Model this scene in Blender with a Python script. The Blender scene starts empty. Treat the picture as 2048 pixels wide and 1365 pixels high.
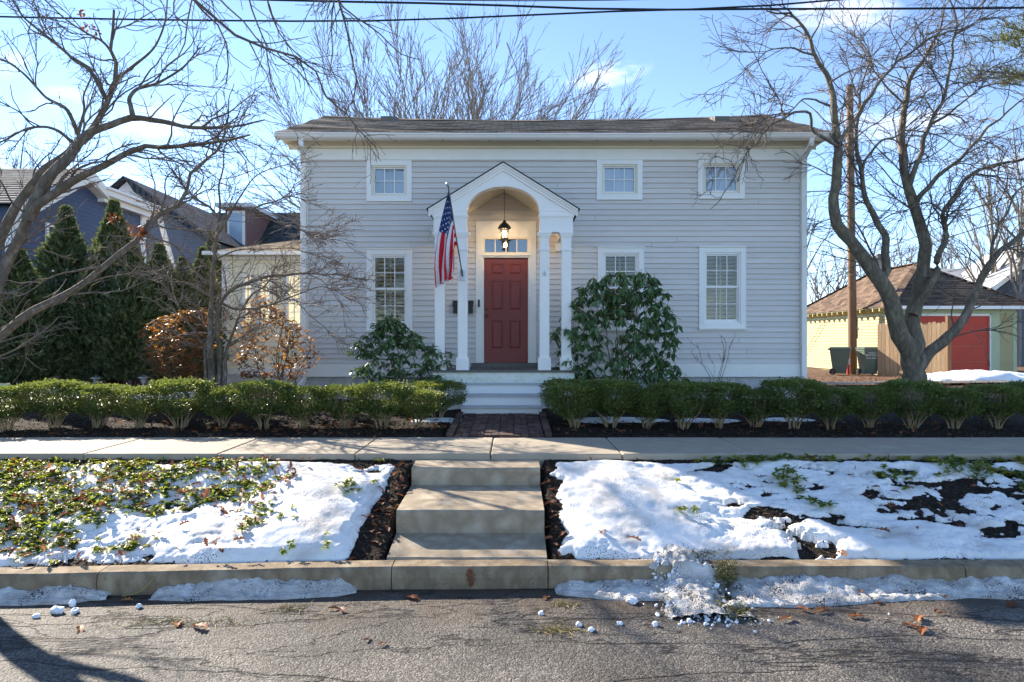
import bpy, math, random
import numpy as np
from mathutils import Vector, Matrix

# ------------------------------------------------------------------ camera, sky, sun, exposure
scene = bpy.context.scene
R = math.radians
F, CZ = 1365.33, 2.1                      # focal length in photo pixels, eye height over the road
SUN_EL, SUN_AZ = R(28), R(-45)            # azimuth measured from +Y towards +X
SUN_W, SKY_W, EXPOSURE = 4.0, 0.112, 1.78
cam_d = bpy.data.cameras.new('camera'); cam_d.sensor_width = 36; cam_d.lens = 24
cam_d.clip_start = 0.05; cam_d.clip_end = 3000
cam = bpy.data.objects.new('camera', cam_d); scene.collection.objects.link(cam)
cam.location = (0, 0, CZ); cam.rotation_euler = (R(90), 0, 0)
scene.camera = cam

world = bpy.data.worlds.new('World'); scene.world = world; world.use_nodes = True
wn, wl = world.node_tree.nodes, world.node_tree.links
wn.clear()
sky = wn.new('ShaderNodeTexSky'); sky.sky_type = 'NISHITA'; sky.sun_disc = False
sky.sun_elevation = SUN_EL; sky.sun_rotation = SUN_AZ
sky.air_density = 0.6; sky.dust_density = 0.0; sky.ozone_density = 1.5
wb = wn.new('ShaderNodeBackground'); wb.inputs['Strength'].default_value = SKY_W
wo = wn.new('ShaderNodeOutputWorld')
tc = wn.new('ShaderNodeTexCoord'); sp = wn.new('ShaderNodeSeparateXYZ')
wl.new(tc.outputs['Generated'], sp.inputs[0])
def wmath(op, a, b=None):
    n = wn.new('ShaderNodeMath'); n.operation = op
    for i, v in enumerate((a, b)):
        if v is None: continue
        if isinstance(v, (int, float)): n.inputs[i].default_value = v
        else: wl.new(v, n.inputs[i])
    return n.outputs[0]
ypos = wmath('MAXIMUM', sp.outputs['Y'], 0.05)
uu, vv = wmath('DIVIDE', sp.outputs['X'], ypos), wmath('DIVIDE', sp.outputs['Z'], ypos)
cn = wn.new('ShaderNodeTexNoise'); cn.inputs['Scale'].default_value = 9; cn.inputs['Detail'].default_value = 7
cn.inputs['Roughness'].default_value = 0.62
cmap = wn.new('ShaderNodeMapping'); cmap.inputs['Scale'].default_value = (1, 1, 2.4)
wl.new(tc.outputs['Generated'], cmap.inputs[0]); wl.new(cmap.outputs[0], cn.inputs['Vector'])
total = None
for (px, py, sx, sy, k) in ((10, 122, 45, 30, .5), (120, 200, 60, 24, .4), (320, 240, 95, 32, .7), (1215, 148, 75, 24, .75),
                            (1680, 25, 110, 38, .8), (1800, 215, 150, 50, .6), (1740, 290, 100, 30, .5), (2000, 300, 120, 45, .4)):
    a = wmath('DIVIDE', wmath('SUBTRACT', uu, (px - 1024) / F), sx / F)
    b = wmath('DIVIDE', wmath('SUBTRACT', vv, (682 - py) / F), sy / F)
    if px == 1215: b = wmath('SUBTRACT', b, wmath('MULTIPLY', a, .55))
    d = wmath('ADD', wmath('MULTIPLY', a, a), wmath('MULTIPLY', b, b))
    m = wmath('MULTIPLY', wmath('MAXIMUM', wmath('SUBTRACT', 1.0, wmath('MULTIPLY', d, .6)), 0.0), k)
    total = m if total is None else wmath('MAXIMUM', total, m)
cl = wmath('MULTIPLY', total, wmath('MAXIMUM', wmath('MULTIPLY', wmath('SUBTRACT', cn.outputs['Fac'], .46), 4.0), 0.0))
cl = wmath('MINIMUM', cl, 0.9)
mix = wn.new('ShaderNodeMix'); mix.data_type = 'RGBA'
wl.new(cl, mix.inputs['Factor']); wl.new(sky.outputs[0], mix.inputs[6]); mix.inputs[7].default_value = (6.2, 6.3, 6.6, 1)
wl.new(mix.outputs[2], wb.inputs['Color']); wl.new(wb.outputs[0], wo.inputs['Surface'])

sun_d = bpy.data.lights.new('sun', 'SUN'); sun_d.energy = SUN_W; sun_d.angle = R(0.55); sun_d.color = (1, .90, .76)
sun = bpy.data.objects.new('sun', sun_d); scene.collection.objects.link(sun)
SD = Vector((math.sin(SUN_AZ) * math.cos(SUN_EL), math.cos(SUN_AZ) * math.cos(SUN_EL), math.sin(SUN_EL)))
sun.rotation_euler = (-SD).to_track_quat('-Z', 'Y').to_euler(); sun.location = SD * 60
vs = scene.view_settings; vs.view_transform = 'Standard'; vs.look = 'None'; vs.exposure = EXPOSURE; vs.gamma = 1
vs.use_curve_mapping = False
scene.render.engine = 'CYCLES'
scene.cycles.max_bounces = 8; scene.cycles.transparent_max_bounces = 12

# ------------------------------------------------------------------ helpers
C = scene.collection
rng = np.random.default_rng(7)
random.seed(7)
def PX(px, py, Y):                        # a direction in the photo, at a real distance
    return np.array(((px - 1024) / F * Y, Y, CZ + (682.5 - py) / F * Y))

class G:
    """collects faces for one mesh"""
    def __init__(s): s.v, s.q, s.t, s.n, s.qm = [], [], [], 0, []
    def add(s, V, Q=None, T=None, mi=0):
        V = np.asarray(V, float).reshape(-1, 3)
        if Q is not None and len(Q):
            Q = np.asarray(Q, int).reshape(-1, 4); s.q.append(Q + s.n); s.qm.append(np.full(len(Q), mi))
        if T is not None and len(T): s.t.append(np.asarray(T, int).reshape(-1, 3) + s.n)
        s.v.append(V); s.n += len(V); return s
    def box(s, x0, x1, y0, y1, z0, z1, mi=0):
        V = [(x, y, z) for z in (z0, z1) for y in (y0, y1) for x in (x0, x1)]
        return s.add(V, [(0, 2, 3, 1), (4, 5, 7, 6), (0, 1, 5, 4), (2, 6, 7, 3), (0, 4, 6, 2), (1, 3, 7, 5)], mi=mi)
    def bbox(s, x0, x1, y0, y1, z0, z1, b=.006):
        """a box with chamfered vertical and top edges"""
        xs, ys = [x0, x0 + b, x1 - b, x1], [y0, y0 + b, y1 - b, y1]
        ring = [(xs[1], ys[0]), (xs[2], ys[0]), (xs[3], ys[1]), (xs[3], ys[2]), (xs[2], ys[3]), (xs[1], ys[3]), (xs[0], ys[2]), (xs[0], ys[1])]
        cx, cy = (x0 + x1) / 2, (y0 + y1) / 2
        inn = [(p[0] + (b if p[0] < cx else -b), p[1] + (b if p[1] < cy else -b)) for p in ring]
        V = [(*p, z0) for p in ring] + [(*p, z1 - b) for p in ring] + [(*p, z1) for p in inn]
        Q = []
        for k in (0, 8):
            for i in range(8): j = (i + 1) % 8; Q.append((k + i, k + j, k + 8 + j, k + 8 + i))
        Q += [(16, 17, 18, 19), (16, 19, 20, 23), (20, 21, 22, 23), (0, 3, 2, 1), (0, 7, 4, 3), (4, 7, 6, 5)]
        return s.add(V, Q)
    def prism(s, poly, axis, a0, a1):
        """closed outline (list of 2D points) swept along an axis, with fan caps"""
        n = len(poly); V = []
        for a in (a0, a1):
            for (p, q) in poly:
                V.append({'x': (a, p, q), 'y': (p, a, q), 'z': (p, q, a)}[axis])
        Q = [(i, (i + 1) % n, n + (i + 1) % n, n + i) for i in range(n)]
        c = np.mean(np.array(V[:n]), 0), np.mean(np.array(V[n:]), 0)
        V += [tuple(c[0]), tuple(c[1])]
        T = [(i, 2 * n, (i + 1) % n) for i in range(n)] + [(n + (i + 1) % n, 2 * n + 1, n + i) for i in range(n)]
        return s.add(V, Q, T)
    def chevron(s, poly, axis, a0, a1):
        """a bent band: first half of the outline out, second half back, as one prism per leg"""
        n = len(poly) // 2; out, back = poly[:n], poly[n:][::-1]
        for i in range(n - 1): s.prism([out[i], out[i + 1], back[i + 1], back[i]], axis, a0, a1)
        return s
    def bar(s, a, b, w, h=None):
        """rectangular bar between two points"""
        a, b = np.array(a, float), np.array(b, float); d = b - a; d /= np.linalg.norm(d); h = h or w
        ref = np.array((0, 0, 1.)) if abs(d[2]) < .9 else np.array((0, 1., 0))
        u = np.cross(d, ref); u /= np.linalg.norm(u); v = np.cross(u, d)
        V = [p + su * u * w / 2 + sv * v * h / 2 for p in (a, b) for sv in (-1, 1) for su in (-1, 1)]
        return s.add(V, [(0, 2, 3, 1), (4, 5, 7, 6), (0, 1, 5, 4), (2, 6, 7, 3), (0, 4, 6, 2), (1, 3, 7, 5)])
    def tubes(s, P, Rr, S=4, cap=False):
        P = np.asarray(P, float); Rr = np.asarray(Rr, float)
        if P.ndim == 2: P, Rr = P[None], Rr[None]
        N, K, _ = P.shape
        Tn = np.gradient(P, axis=1); Tn /= np.linalg.norm(Tn, axis=2, keepdims=True) + 1e-9
        m = Tn.mean(1); ref = np.where(np.abs(m[:, 2:3]) < .75, np.array([[0, 0, 1.]]), np.array([[1., 0, 0]]))
        A = np.cross(Tn, ref[:, None, :]); A /= np.linalg.norm(A, axis=2, keepdims=True) + 1e-9
        B = np.cross(Tn, A)
        th = np.arange(S) * 2 * np.pi / S
        V = P[:, :, None, :] + Rr[:, :, None, None] * (np.cos(th)[None, None, :, None] * A[:, :, None, :] + np.sin(th)[None, None, :, None] * B[:, :, None, :])
        base = (np.arange(N) * K * S)[:, None, None] + (np.arange(K - 1) * S)[None, :, None]
        i = np.arange(S)[None, None, :]; j = (i + 1) % S
        Q = np.stack([base + i, base + j, base + S + j, base + S + i], -1).reshape(-1, 4)
        s.add(V.reshape(-1, 3), Q)
        if cap:
            for n in range(N):
                for e, k in ((0, 0), (1, K - 1)):
                    ring = V[n, k]; c = ring.mean(0)
                    s.add(np.vstack([ring, c]), None, [(a, (a + 1) % S, S) if e else ((a + 1) % S, a, S) for a in range(S)])
        return s
    def lathe(s, prof, c, S=12, axis=(0, 0, 1)):
        """profile of (radius, height) turned about an axis through c"""
        c = np.array(c, float); ax = np.array(axis, float); ax /= np.linalg.norm(ax)
        ref = np.array((1., 0, 0)) if abs(ax[0]) < .9 else np.array((0, 1., 0))
        u = np.cross(ax, ref); u /= np.linalg.norm(u); v = np.cross(ax, u)
        th = np.arange(S) * 2 * np.pi / S + math.pi / S
        V = [c + ax * h + r * (np.cos(t) * u + np.sin(t) * v) for (r, h) in prof for t in th]
        Q = [(k * S + i, k * S + (i + 1) % S, (k + 1) * S + (i + 1) % S, (k + 1) * S + i) for k in range(len(prof) - 1) for i in range(S)]
        return s.add(V, Q)
    def scatter(s, tv, tq, pos, X, Y, Z, size):
        """copies of a template at positions with frames"""
        tv = np.asarray(tv, float); N, k = len(pos), len(tv)
        size = np.broadcast_to(np.asarray(size, float), (N,))
        V = pos[:, None, :] + size[:, None, None] * (tv[None, :, 0:1] * X[:, None, :] + tv[None, :, 1:2] * Y[:, None, :] + tv[None, :, 2:3] * Z[:, None, :])
        Q = (np.asarray(tq)[None] + (np.arange(N) * k)[:, None, None]).reshape(-1, 4)
        return s.add(V.reshape(-1, 3), Q)
    def mesh(s, name, mats, smooth=False):
        me = bpy.data.meshes.new(name)
        V = np.concatenate(s.v); me.vertices.add(len(V)); me.vertices.foreach_set('co', V.ravel())
        q = np.concatenate(s.q) if s.q else np.zeros((0, 4), int); t = np.concatenate(s.t) if s.t else np.zeros((0, 3), int)
        loops = np.concatenate([q.ravel(), t.ravel()]); me.loops.add(len(loops)); me.loops.foreach_set('vertex_index', loops.astype(np.int32))
        st = np.concatenate([np.arange(len(q)) * 4, len(q) * 4 + np.arange(len(t)) * 3])
        me.polygons.add(len(st)); me.polygons.foreach_set('loop_start', st.astype(np.int32))
        me.polygons.foreach_set('use_smooth', np.full(len(st), bool(smooth)))
        if s.qm and any(x.any() for x in s.qm):
            mi = np.zeros(len(st), np.int32); qm = np.concatenate(s.qm); mi[:len(qm)] = qm; me.polygons.foreach_set('material_index', mi)
        me.update(calc_edges=True)
        for m in (mats if isinstance(mats, (list, tuple)) else [mats]): me.materials.append(m)
        return me

def tag(o, label, cat, group=None):
    o['label'] = label; o['category'] = cat
    if group: o['group'] = group
    return o
def root(name, loc, label, cat, group=None):
    o = bpy.data.objects.new(name, None); o.empty_display_size = .1; C.objects.link(o); o.location = loc
    return tag(o, label, cat, group)
def put(name, me, parent=None, world=True, label=None):
    """link a mesh; world=True: its vertices are in world space, the parent may stand elsewhere"""
    o = bpy.data.objects.new(name, me); C.objects.link(o)
    if parent is not None:
        o.parent = parent
        if world:
            L = Vector(parent.location)
            if parent.parent is None: o.matrix_parent_inverse = Matrix.Translation(-L)
    if label: o['label'] = label
    return o
def struct(o): o['kind'] = 'structure'; return o
def stuff(o, label=None, cat=None):
    o['kind'] = 'stuff'
    if label: o['label'] = label
    if cat: o['category'] = cat
    return o

def noise2(x, y, sc, seed, octaves=3, gain=.5):
    """value noise, about 0..1"""
    x, y = np.asarray(x, float) * sc, np.asarray(y, float) * sc
    tot, amp, nrm = np.zeros(np.broadcast(x, y).shape), 1., 0.
    for o in range(octaves):
        ca, sa = math.cos(.6 + o * .9), math.sin(.6 + o * .9); x, y = x * ca - y * sa, x * sa + y * ca
        t = np.random.default_rng(seed + o * 17).random((64, 64))
        xi, yi = np.floor(x).astype(int), np.floor(y).astype(int); fx, fy = x - xi, y - yi
        fx, fy = fx * fx * (3 - 2 * fx), fy * fy * (3 - 2 * fy)
        g = lambda a, b: t[a % 64, b % 64]
        tot += amp * (g(xi, yi) * (1 - fx) * (1 - fy) + g(xi + 1, yi) * fx * (1 - fy) + g(xi, yi + 1) * (1 - fx) * fy + g(xi + 1, yi + 1) * fx * fy)
        nrm += amp; amp *= gain; x, y = x * 2.03 + 5.2, y * 2.03 + 1.7
    return tot / nrm
def sstep(a, b, x):
    t = np.clip((np.asarray(x, float) - a) / (b - a), 0, 1); return t * t * (3 - 2 * t)
def unit(v): return v / (np.linalg.norm(v, axis=-1, keepdims=True) + 1e-9)

# ------------------------------------------------------------------ materials
def M(name, cols, scale=4, stretch=(1, 1, 1), detail=5, rough=.7, bump=0., bscale=40, bdist=.01, rand=0., island=0.,
      spec=.3, trans=0., tcol=None, speck=None, metal=0., contrast=.22, grooves=None, coat=0.):
    m = bpy.data.materials.new(name); m.use_nodes = True; nt = m.node_tree; N, L = nt.nodes, nt.links
    bs = N['Principled BSDF']; out = N['Material Output']
    bs.inputs['Roughness'].default_value = rough; bs.inputs['Specular IOR Level'].default_value = spec; bs.inputs['Metallic'].default_value = metal
    if coat: bs.inputs['Coat Weight'].default_value = coat
    geo = N.new('ShaderNodeNewGeometry'); mp = N.new('ShaderNodeMapping'); mp.inputs['Scale'].default_value = stretch
    L.new(geo.outputs['Position'], mp.inputs[0])
    nz = N.new('ShaderNodeTexNoise'); nz.inputs['Scale'].default_value = scale; nz.inputs['Detail'].default_value = detail
    L.new(mp.outputs[0], nz.inputs['Vector'])
    cr = N.new('ShaderNodeValToRGB'); L.new(nz.outputs['Fac'], cr.inputs[0])
    if not isinstance(cols[0], (tuple, list)): cols = [cols, tuple(c * .88 for c in cols)]
    el = cr.color_ramp.elements; n = len(cols)
    while len(el) < n: el.new(.5)
    for i, c in enumerate(cols): el[i].position = .5 - contrast + 2 * contrast * i / max(1, n - 1); el[i].color = (*c, 1)
    col = cr.outputs[0]
    src = None
    if rand: src = N.new('ShaderNodeObjectInfo').outputs['Random']; amt = rand
    if island: src = geo.outputs['Random Per Island']; amt = island
    if src is not None:
        mr = N.new('ShaderNodeMapRange'); mr.inputs[3].default_value = 1 - amt; mr.inputs[4].default_value = 1 + amt
        L.new(src, mr.inputs[0]); hs = N.new('ShaderNodeHueSaturation'); L.new(mr.outputs[0], hs.inputs['Value']); L.new(col, hs.inputs['Color']); col = hs.outputs[0]
    if speck:
        sc, thr, sc_col, amount = speck
        vo = N.new('ShaderNodeTexVoronoi'); vo.inputs['Scale'].default_value = sc; L.new(geo.outputs['Position'], vo.inputs['Vector'])
        n2 = N.new('ShaderNodeTexNoise'); n2.inputs['Scale'].default_value = amount; n2.inputs['Detail'].default_value = 3; L.new(geo.outputs['Position'], n2.inputs['Vector'])
        m2 = N.new('ShaderNodeMapRange'); m2.inputs[1].default_value = .42; m2.inputs[2].default_value = .7; m2.inputs[3].default_value = .02; m2.inputs[4].default_value = thr; L.new(n2.outputs['Fac'], m2.inputs[0])
        lt = N.new('ShaderNodeMath'); lt.operation = 'LESS_THAN'; L.new(vo.outputs['Distance'], lt.inputs[0]); L.new(m2.outputs[0], lt.inputs[1])
        mx = N.new('ShaderNodeMix'); mx.data_type = 'RGBA'; L.new(lt.outputs[0], mx.inputs['Factor']); L.new(col, mx.inputs[6]); mx.inputs[7].default_value = (*sc_col, 1); col = mx.outputs[2]
    L.new(col, bs.inputs['Base Color'])
    nrm = None
    if bump:
        b2 = N.new('ShaderNodeTexNoise'); b2.inputs['Scale'].default_value = bscale; b2.inputs['Detail'].default_value = 6; b2.inputs['Roughness'].default_value = .65
        L.new(mp.outputs[0], b2.inputs['Vector'])
        bp = N.new('ShaderNodeBump'); bp.inputs['Strength'].default_value = bump; bp.inputs['Distance'].default_value = bdist
        L.new(b2.outputs['Fac'], bp.inputs['Height']); nrm = bp.outputs[0]
    if grooves:
        ax, per, dep = grooves                                   # axis index, spacing, depth
        sx = N.new('ShaderNodeSeparateXYZ'); L.new(geo.outputs['Position'], sx.inputs[0])
        f1 = N.new('ShaderNodeMath'); f1.operation = 'MULTIPLY'; f1.inputs[1].default_value = 1 / per; L.new(sx.outputs[ax], f1.inputs[0])
        f2 = N.new('ShaderNodeMath'); f2.operation = 'FRACT'; L.new(f1.outputs[0], f2.inputs[0])
        bp2 = N.new('ShaderNodeBump'); bp2.inputs['Strength'].default_value = 1; bp2.inputs['Distance'].default_value = dep
        f3 = N.new('ShaderNodeMath'); f3.operation = 'LESS_THAN'; f3.inputs[1].default_value = .12; L.new(f2.outputs[0], f3.inputs[0])
        f4 = N.new('ShaderNodeMath'); f4.operation = 'SUBTRACT'; f4.inputs[0].default_value = 1; L.new(f3.outputs[0], f4.inputs[1])
        L.new(f4.outputs[0], bp2.inputs['Height'])
        if nrm: L.new(nrm, bp2.inputs['Normal'])
        nrm = bp2.outputs[0]
    if nrm: L.new(nrm, bs.inputs['Normal'])
    if trans:
        tr = N.new('ShaderNodeBsdfTranslucent'); ms = N.new('ShaderNodeMixShader'); ms.inputs[0].default_value = trans
        if tcol:
            hx = N.new('ShaderNodeMix'); hx.data_type = 'RGBA'; hx.inputs['Factor'].default_value = .75; L.new(col, hx.inputs[6]); hx.inputs[7].default_value = (*tcol, 1); L.new(hx.outputs[2], tr.inputs[0])
        else: L.new(col, tr.inputs[0])
        L.new(bs.outputs[0], ms.inputs[1]); L.new(tr.outputs[0], ms.inputs[2]); L.new(ms.outputs[0], out.inputs['Surface'])
    return m

def glass_mat(name, tint, refl=.25):
    m = bpy.data.materials.new(name); m.use_nodes = True; nt = m.node_tree; N, L = nt.nodes, nt.links; N.clear()
    out = N.new('ShaderNodeOutputMaterial'); t = N.new('ShaderNodeBsdfTransparent'); t.inputs[0].default_value = (*tint, 1)
    g = N.new('ShaderNodeBsdfGlossy'); g.inputs['Roughness'].default_value = .015
    fr = N.new('ShaderNodeFresnel'); fr.inputs[0].default_value = 1.5; ad = N.new('ShaderNodeMath'); ad.operation = 'ADD'; ad.use_clamp = True; ad.inputs[1].default_value = refl
    nz = N.new('ShaderNodeTexNoise'); nz.inputs['Scale'].default_value = 2.5; bp = N.new('ShaderNodeBump'); bp.inputs['Strength'].default_value = .12; bp.inputs['Distance'].default_value = .02
    ge = N.new('ShaderNodeNewGeometry'); L.new(ge.outputs['Position'], nz.inputs['Vector']); L.new(nz.outputs['Fac'], bp.inputs['Height']); L.new(bp.outputs[0], g.inputs['Normal'])
    ms = N.new('ShaderNodeMixShader'); L.new(fr.outputs[0], ad.inputs[0]); L.new(ad.outputs[0], ms.inputs[0]); L.new(t.outputs[0], ms.inputs[1]); L.new(g.outputs[0], ms.inputs[2]); L.new(ms.outputs[0], out.inputs['Surface'])
    return m
def emit_mat(name, col, w):
    m = bpy.data.materials.new(name); m.use_nodes = True; b = m.node_tree.nodes['Principled BSDF']
    b.inputs['Base Color'].default_value = (*col, 1); b.inputs['Emission Color'].default_value = (*col, 1); b.inputs['Emission Strength'].default_value = w; return m
def shingle_mat(name, c1, c2, mortar, bw=.30, rh=.14, slope_axis='Y'):
    """asphalt shingles: tabs of differing tone; the courses themselves are stepped in the mesh"""
    m = M(name, [c1, c2], scale=2.2, rough=.95, bump=.35, bscale=90, bdist=.006, spec=.1)
    nt = m.node_tree; N, L = nt.nodes, nt.links; bs = N['Principled BSDF']
    old = bs.inputs['Base Color'].links[0].from_socket
    geo = N.new('ShaderNodeNewGeometry'); sx = N.new('ShaderNodeSeparateXYZ'); L.new(geo.outputs['Position'], sx.inputs[0])
    cb = N.new('ShaderNodeCombineXYZ'); L.new(sx.outputs['X' if slope_axis == 'Y' else 'Y'], cb.inputs[0]); L.new(sx.outputs['Y' if slope_axis == 'Y' else 'X'], cb.inputs[1])
    br = N.new('ShaderNodeTexBrick'); br.inputs['Scale'].default_value = 1; br.inputs['Brick Width'].default_value = bw; br.inputs['Row Height'].default_value = rh; br.inputs['Mortar Size'].default_value = .008
    br.inputs['Color1'].default_value = (.55, .55, .55, 1); br.inputs['Color2'].default_value = (1.25, 1.22, 1.18, 1); br.inputs['Mortar'].default_value = (*mortar, 1)
    L.new(cb.outputs[0], br.inputs['Vector'])
    mx = N.new('ShaderNodeMix'); mx.data_type = 'RGBA'; mx.blend_type = 'MULTIPLY'; mx.inputs['Factor'].default_value = 1; L.new(old, mx.inputs[6]); L.new(br.outputs[0], mx.inputs[7]); L.new(mx.outputs[2], bs.inputs['Base Color'])
    return m
# ------------------------------------------------------------------ materials in use
MT = {}
MT['clap'] = M('grey_clapboard_paint', [(.715, .675, .625), (.655, .615, .565), (.70, .66, .61)], scale=2.2, stretch=(.5, 1, 4), detail=8, rough=.6, bump=.2, bscale=24, bdist=.005, rand=.055, spec=.3)
MT['trim'] = M('white_trim_paint', [(.87, .84, .77), (.82, .79, .72)], scale=2.5, rough=.5, bump=.06, bscale=25, bdist=.003, speck=(26, .13, (.42, .40, .36), 3.0))
MT['white'] = M('white_gloss_paint', [(.88, .86, .81), (.84, .82, .77)], scale=3, rough=.4)
MT['cream'] = M('cream_soffit_paint', [(.80, .73, .58), (.74, .67, .52)], scale=2, rough=.55, bump=.05, bscale=25, bdist=.003)
MT['creamboard'] = M('cream_beadboard_paint', [(.72, .66, .54), (.66, .60, .48)], scale=2, rough=.55, grooves=(1, .07, .006))
MT['door'] = M('brick_red_door_paint', [(.245, .050, .040), (.205, .040, .034)], scale=3, stretch=(1, 1, .3), rough=.42, bump=.05, bscale=60, bdist=.002)
MT['black'] = M('black_metal', [(.012, .012, .013), (.02, .02, .022)], rough=.35, spec=.5)
MT['brass'] = M('aged_brass', [(.20, .13, .06), (.12, .08, .04)], rough=.35, metal=1.)
MT['steel'] = M('galvanised_steel', [(.45, .46, .47), (.38, .39, .40)], rough=.35, metal=.9)
MT['porch'] = M('grey_porch_floor_paint', [(.16, .15, .13), (.11, .105, .09)], scale=6, stretch=(8, .6, 1), rough=.6, bump=.15, bscale=40)
MT['tread'] = M('grey_step_tread_paint', [(.50, .50, .49), (.42, .42, .41)], scale=6, rough=.5)
MT['moss'] = M('mossy_white_skirt_paint', [(.78, .78, .72), (.72, .73, .64), (.52, .57, .38)], scale=9, stretch=(1.2, 1, 1.6), detail=8, rough=.7, contrast=.26, speck=(40, .2, (.28, .31, .16), 9))
MT['stone'] = M('whitewashed_stone_foundation', [(.66, .64, .60), (.50, .48, .44), (.58, .56, .52)], scale=5, rough=.9, bump=.8, bscale=9, bdist=.03)
MT['roof'] = shingle_mat('brown_grey_shingles', (.36, .285, .225), (.25, .20, .165), (.35, .33, .3))
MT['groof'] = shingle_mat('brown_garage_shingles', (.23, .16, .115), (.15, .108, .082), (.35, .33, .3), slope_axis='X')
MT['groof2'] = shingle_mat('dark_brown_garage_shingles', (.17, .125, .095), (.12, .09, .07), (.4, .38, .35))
MT['roofedge'] = M('dark_roof_edge', [(.035, .033, .03), (.05, .046, .04)], rough=.9)
MT['vent'] = M('weathered_roof_vent', [(.20, .18, .15), (.13, .12, .105)], rough=.7)
MT['glass'] = glass_mat('window_glass', (.86, .9, .92), .07)
MT['glasslow'] = glass_mat('dark_window_glass', (.80, .80, .76), .0)
MT['glass2'] = glass_mat('lantern_glass', (.97, .93, .85), .03)
MT['shutter'] = M('white_interior_shutter', [(.80, .80, .78), (.74, .74, .72)], scale=3, rough=.5)
MT['shutter2'] = M('cream_interior_shutter', [(.86, .77, .55), (.78, .69, .48)], scale=3, rough=.5)
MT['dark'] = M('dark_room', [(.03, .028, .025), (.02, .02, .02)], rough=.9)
MT['glow_curtain'] = M('sun_glow_curtain', [(.85, .62, .24), (.72, .50, .18)], scale=3, stretch=(8, 1, 1), rough=.8)
b_ = MT['glow_curtain'].node_tree.nodes['Principled BSDF']; b_.inputs['Emission Color'].default_value = (1, .70, .28, 1); b_.inputs['Emission Strength'].default_value = .30   # warm yellow and emission stand in for sunlight through the room
MT['conc'] = M('aged_concrete', [(.47, .39, .285), (.28, .22, .15), (.44, .37, .275)], scale=3.8, detail=10, rough=.85, bump=.5, bscale=70, bdist=.006, speck=(60, .22, (.12, .10, .075), 5))
MT['walk'] = M('sidewalk_concrete', [(.44, .375, .285), (.35, .295, .22), (.41, .35, .265)], scale=2.2, detail=8, rough=.8, bump=.35, bscale=90, bdist=.004, speck=(70, .16, (.16, .14, .11), 4))
MT['kerb'] = M('stained_kerb_concrete', [(.40, .315, .205), (.20, .145, .09), (.37, .30, .205)], scale=4.5, stretch=(1, 1, .6), detail=8, rough=.9, bump=.7, bscale=45, bdist=.01, speck=(45, .25, (.07, .055, .04), 6))
MT['mulch'] = M('dark_bark_mulch_soil', [(.045, .034, .025), (.022, .017, .013), (.085, .058, .040)], scale=28, detail=7, rough=.95, bump=1., bscale=60, bdist=.03, spec=.15)
MT['mulchleft'] = MT['mulch']
MT['chip'] = M('bark_chips', [(.085, .060, .042), (.035, .026, .02)], scale=9, rough=.9, island=.7, spec=.2)
MT['snow'] = M('old_snow', [(.86, .84, .805), (.79, .77, .735), (.56, .525, .475)], scale=2.6, detail=10, contrast=.20, rough=.75, bump=.8, bscale=70, bdist=.007, spec=.25, speck=(62, .34, (.10, .08, .06), 2.4))
MT['snowclean'] = M('clean_snow', [(.85, .86, .88), (.81, .82, .84)], scale=3, rough=.75, bump=.5, bscale=30, bdist=.02, spec=.25)
MT['dirtysnow'] = M('dirty_gutter_snow', [(.86, .83, .79), (.50, .47, .43), (.82, .80, .76)], scale=4, detail=9, rough=.7, bump=1., bscale=40, bdist=.03, speck=(75, .55, (.05, .045, .04), 6))
MT['leafground'] = M('leaf_litter_ground', [(.20, .105, .05), (.10, .06, .035), (.26, .14, .07)], scale=7, detail=8, rough=.95, bump=.9, bscale=14, bdist=.04)
MT['yard'] = M('dormant_lawn', [(.10, .085, .045), (.065, .06, .03), (.13, .095, .055)], scale=3, detail=8, rough=.95, bump=.8, bscale=20, bdist=.04)
MT['drive'] = M('grey_driveway', [(.16, .15, .14), (.12, .115, .105)], scale=2, rough=.9, bump=.4, bscale=50)
MT['brick'] = M('old_clay_brick', [(.115, .065, .050), (.075, .048, .040), (.14, .075, .055)], scale=9, rough=.9, bump=.5, bscale=50, bdist=.006, rand=.45)
MT['bark'] = M('grey_brown_bark', [(.23, .185, .14), (.12, .095, .07), (.28, .235, .18)], scale=14, stretch=(1, 1, .45), detail=7, rough=.95, bump=.9, bscale=26, bdist=.015)
MT['barkdark'] = M('mossy_dark_bark', [(.31, .25, .185), (.14, .112, .082), (.27, .245, .155)], scale=9, stretch=(1, 1, .4), detail=8, rough=.95, bump=1., bscale=20, bdist=.03)
MT['twig'] = M('grey_twig_bark', [(.20, .16, .125), (.13, .10, .08)], scale=6, rough=.9, island=.3)
MT['twigpink'] = M('pinkish_brown_twig_bark', [(.26, .20, .155), (.17, .125, .10)], scale=6, rough=.85, island=.3)
MT['fartwig'] = M('far_grey_twig_bark', [(.27, .24, .20), (.20, .175, .145)], scale=3, rough=.9, island=.25)
MT['tanstem'] = M('tan_boxwood_stems', [(.36, .27, .15), (.24, .175, .095)], scale=20, rough=.85)
MT['box'] = M('boxwood_leaves', [(.090, .135, .042), (.125, .165, .048), (.175, .185, .055)], scale=5, rough=.42, spec=.4, island=.45, trans=.35, tcol=(.26, .31, .05))
MT['boxdead'] = M('bronzed_boxwood_leaves', [(.17, .075, .03), (.10, .07, .025)], scale=7, rough=.5, island=.4, trans=.3)
MT['rhodo'] = M('rhododendron_leaves', [(.075, .140, .052), (.108, .178, .064)], scale=6, rough=.30, spec=.55, rand=.28, trans=.25, tcol=(.16, .26, .05))
MT['rhodo2'] = M('rhododendron_inner_leaves', [(.075, .140, .052), (.108, .178, .064)], scale=6, rough=.30, spec=.55, island=.3, trans=.25, tcol=(.16, .26, .05))
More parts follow.
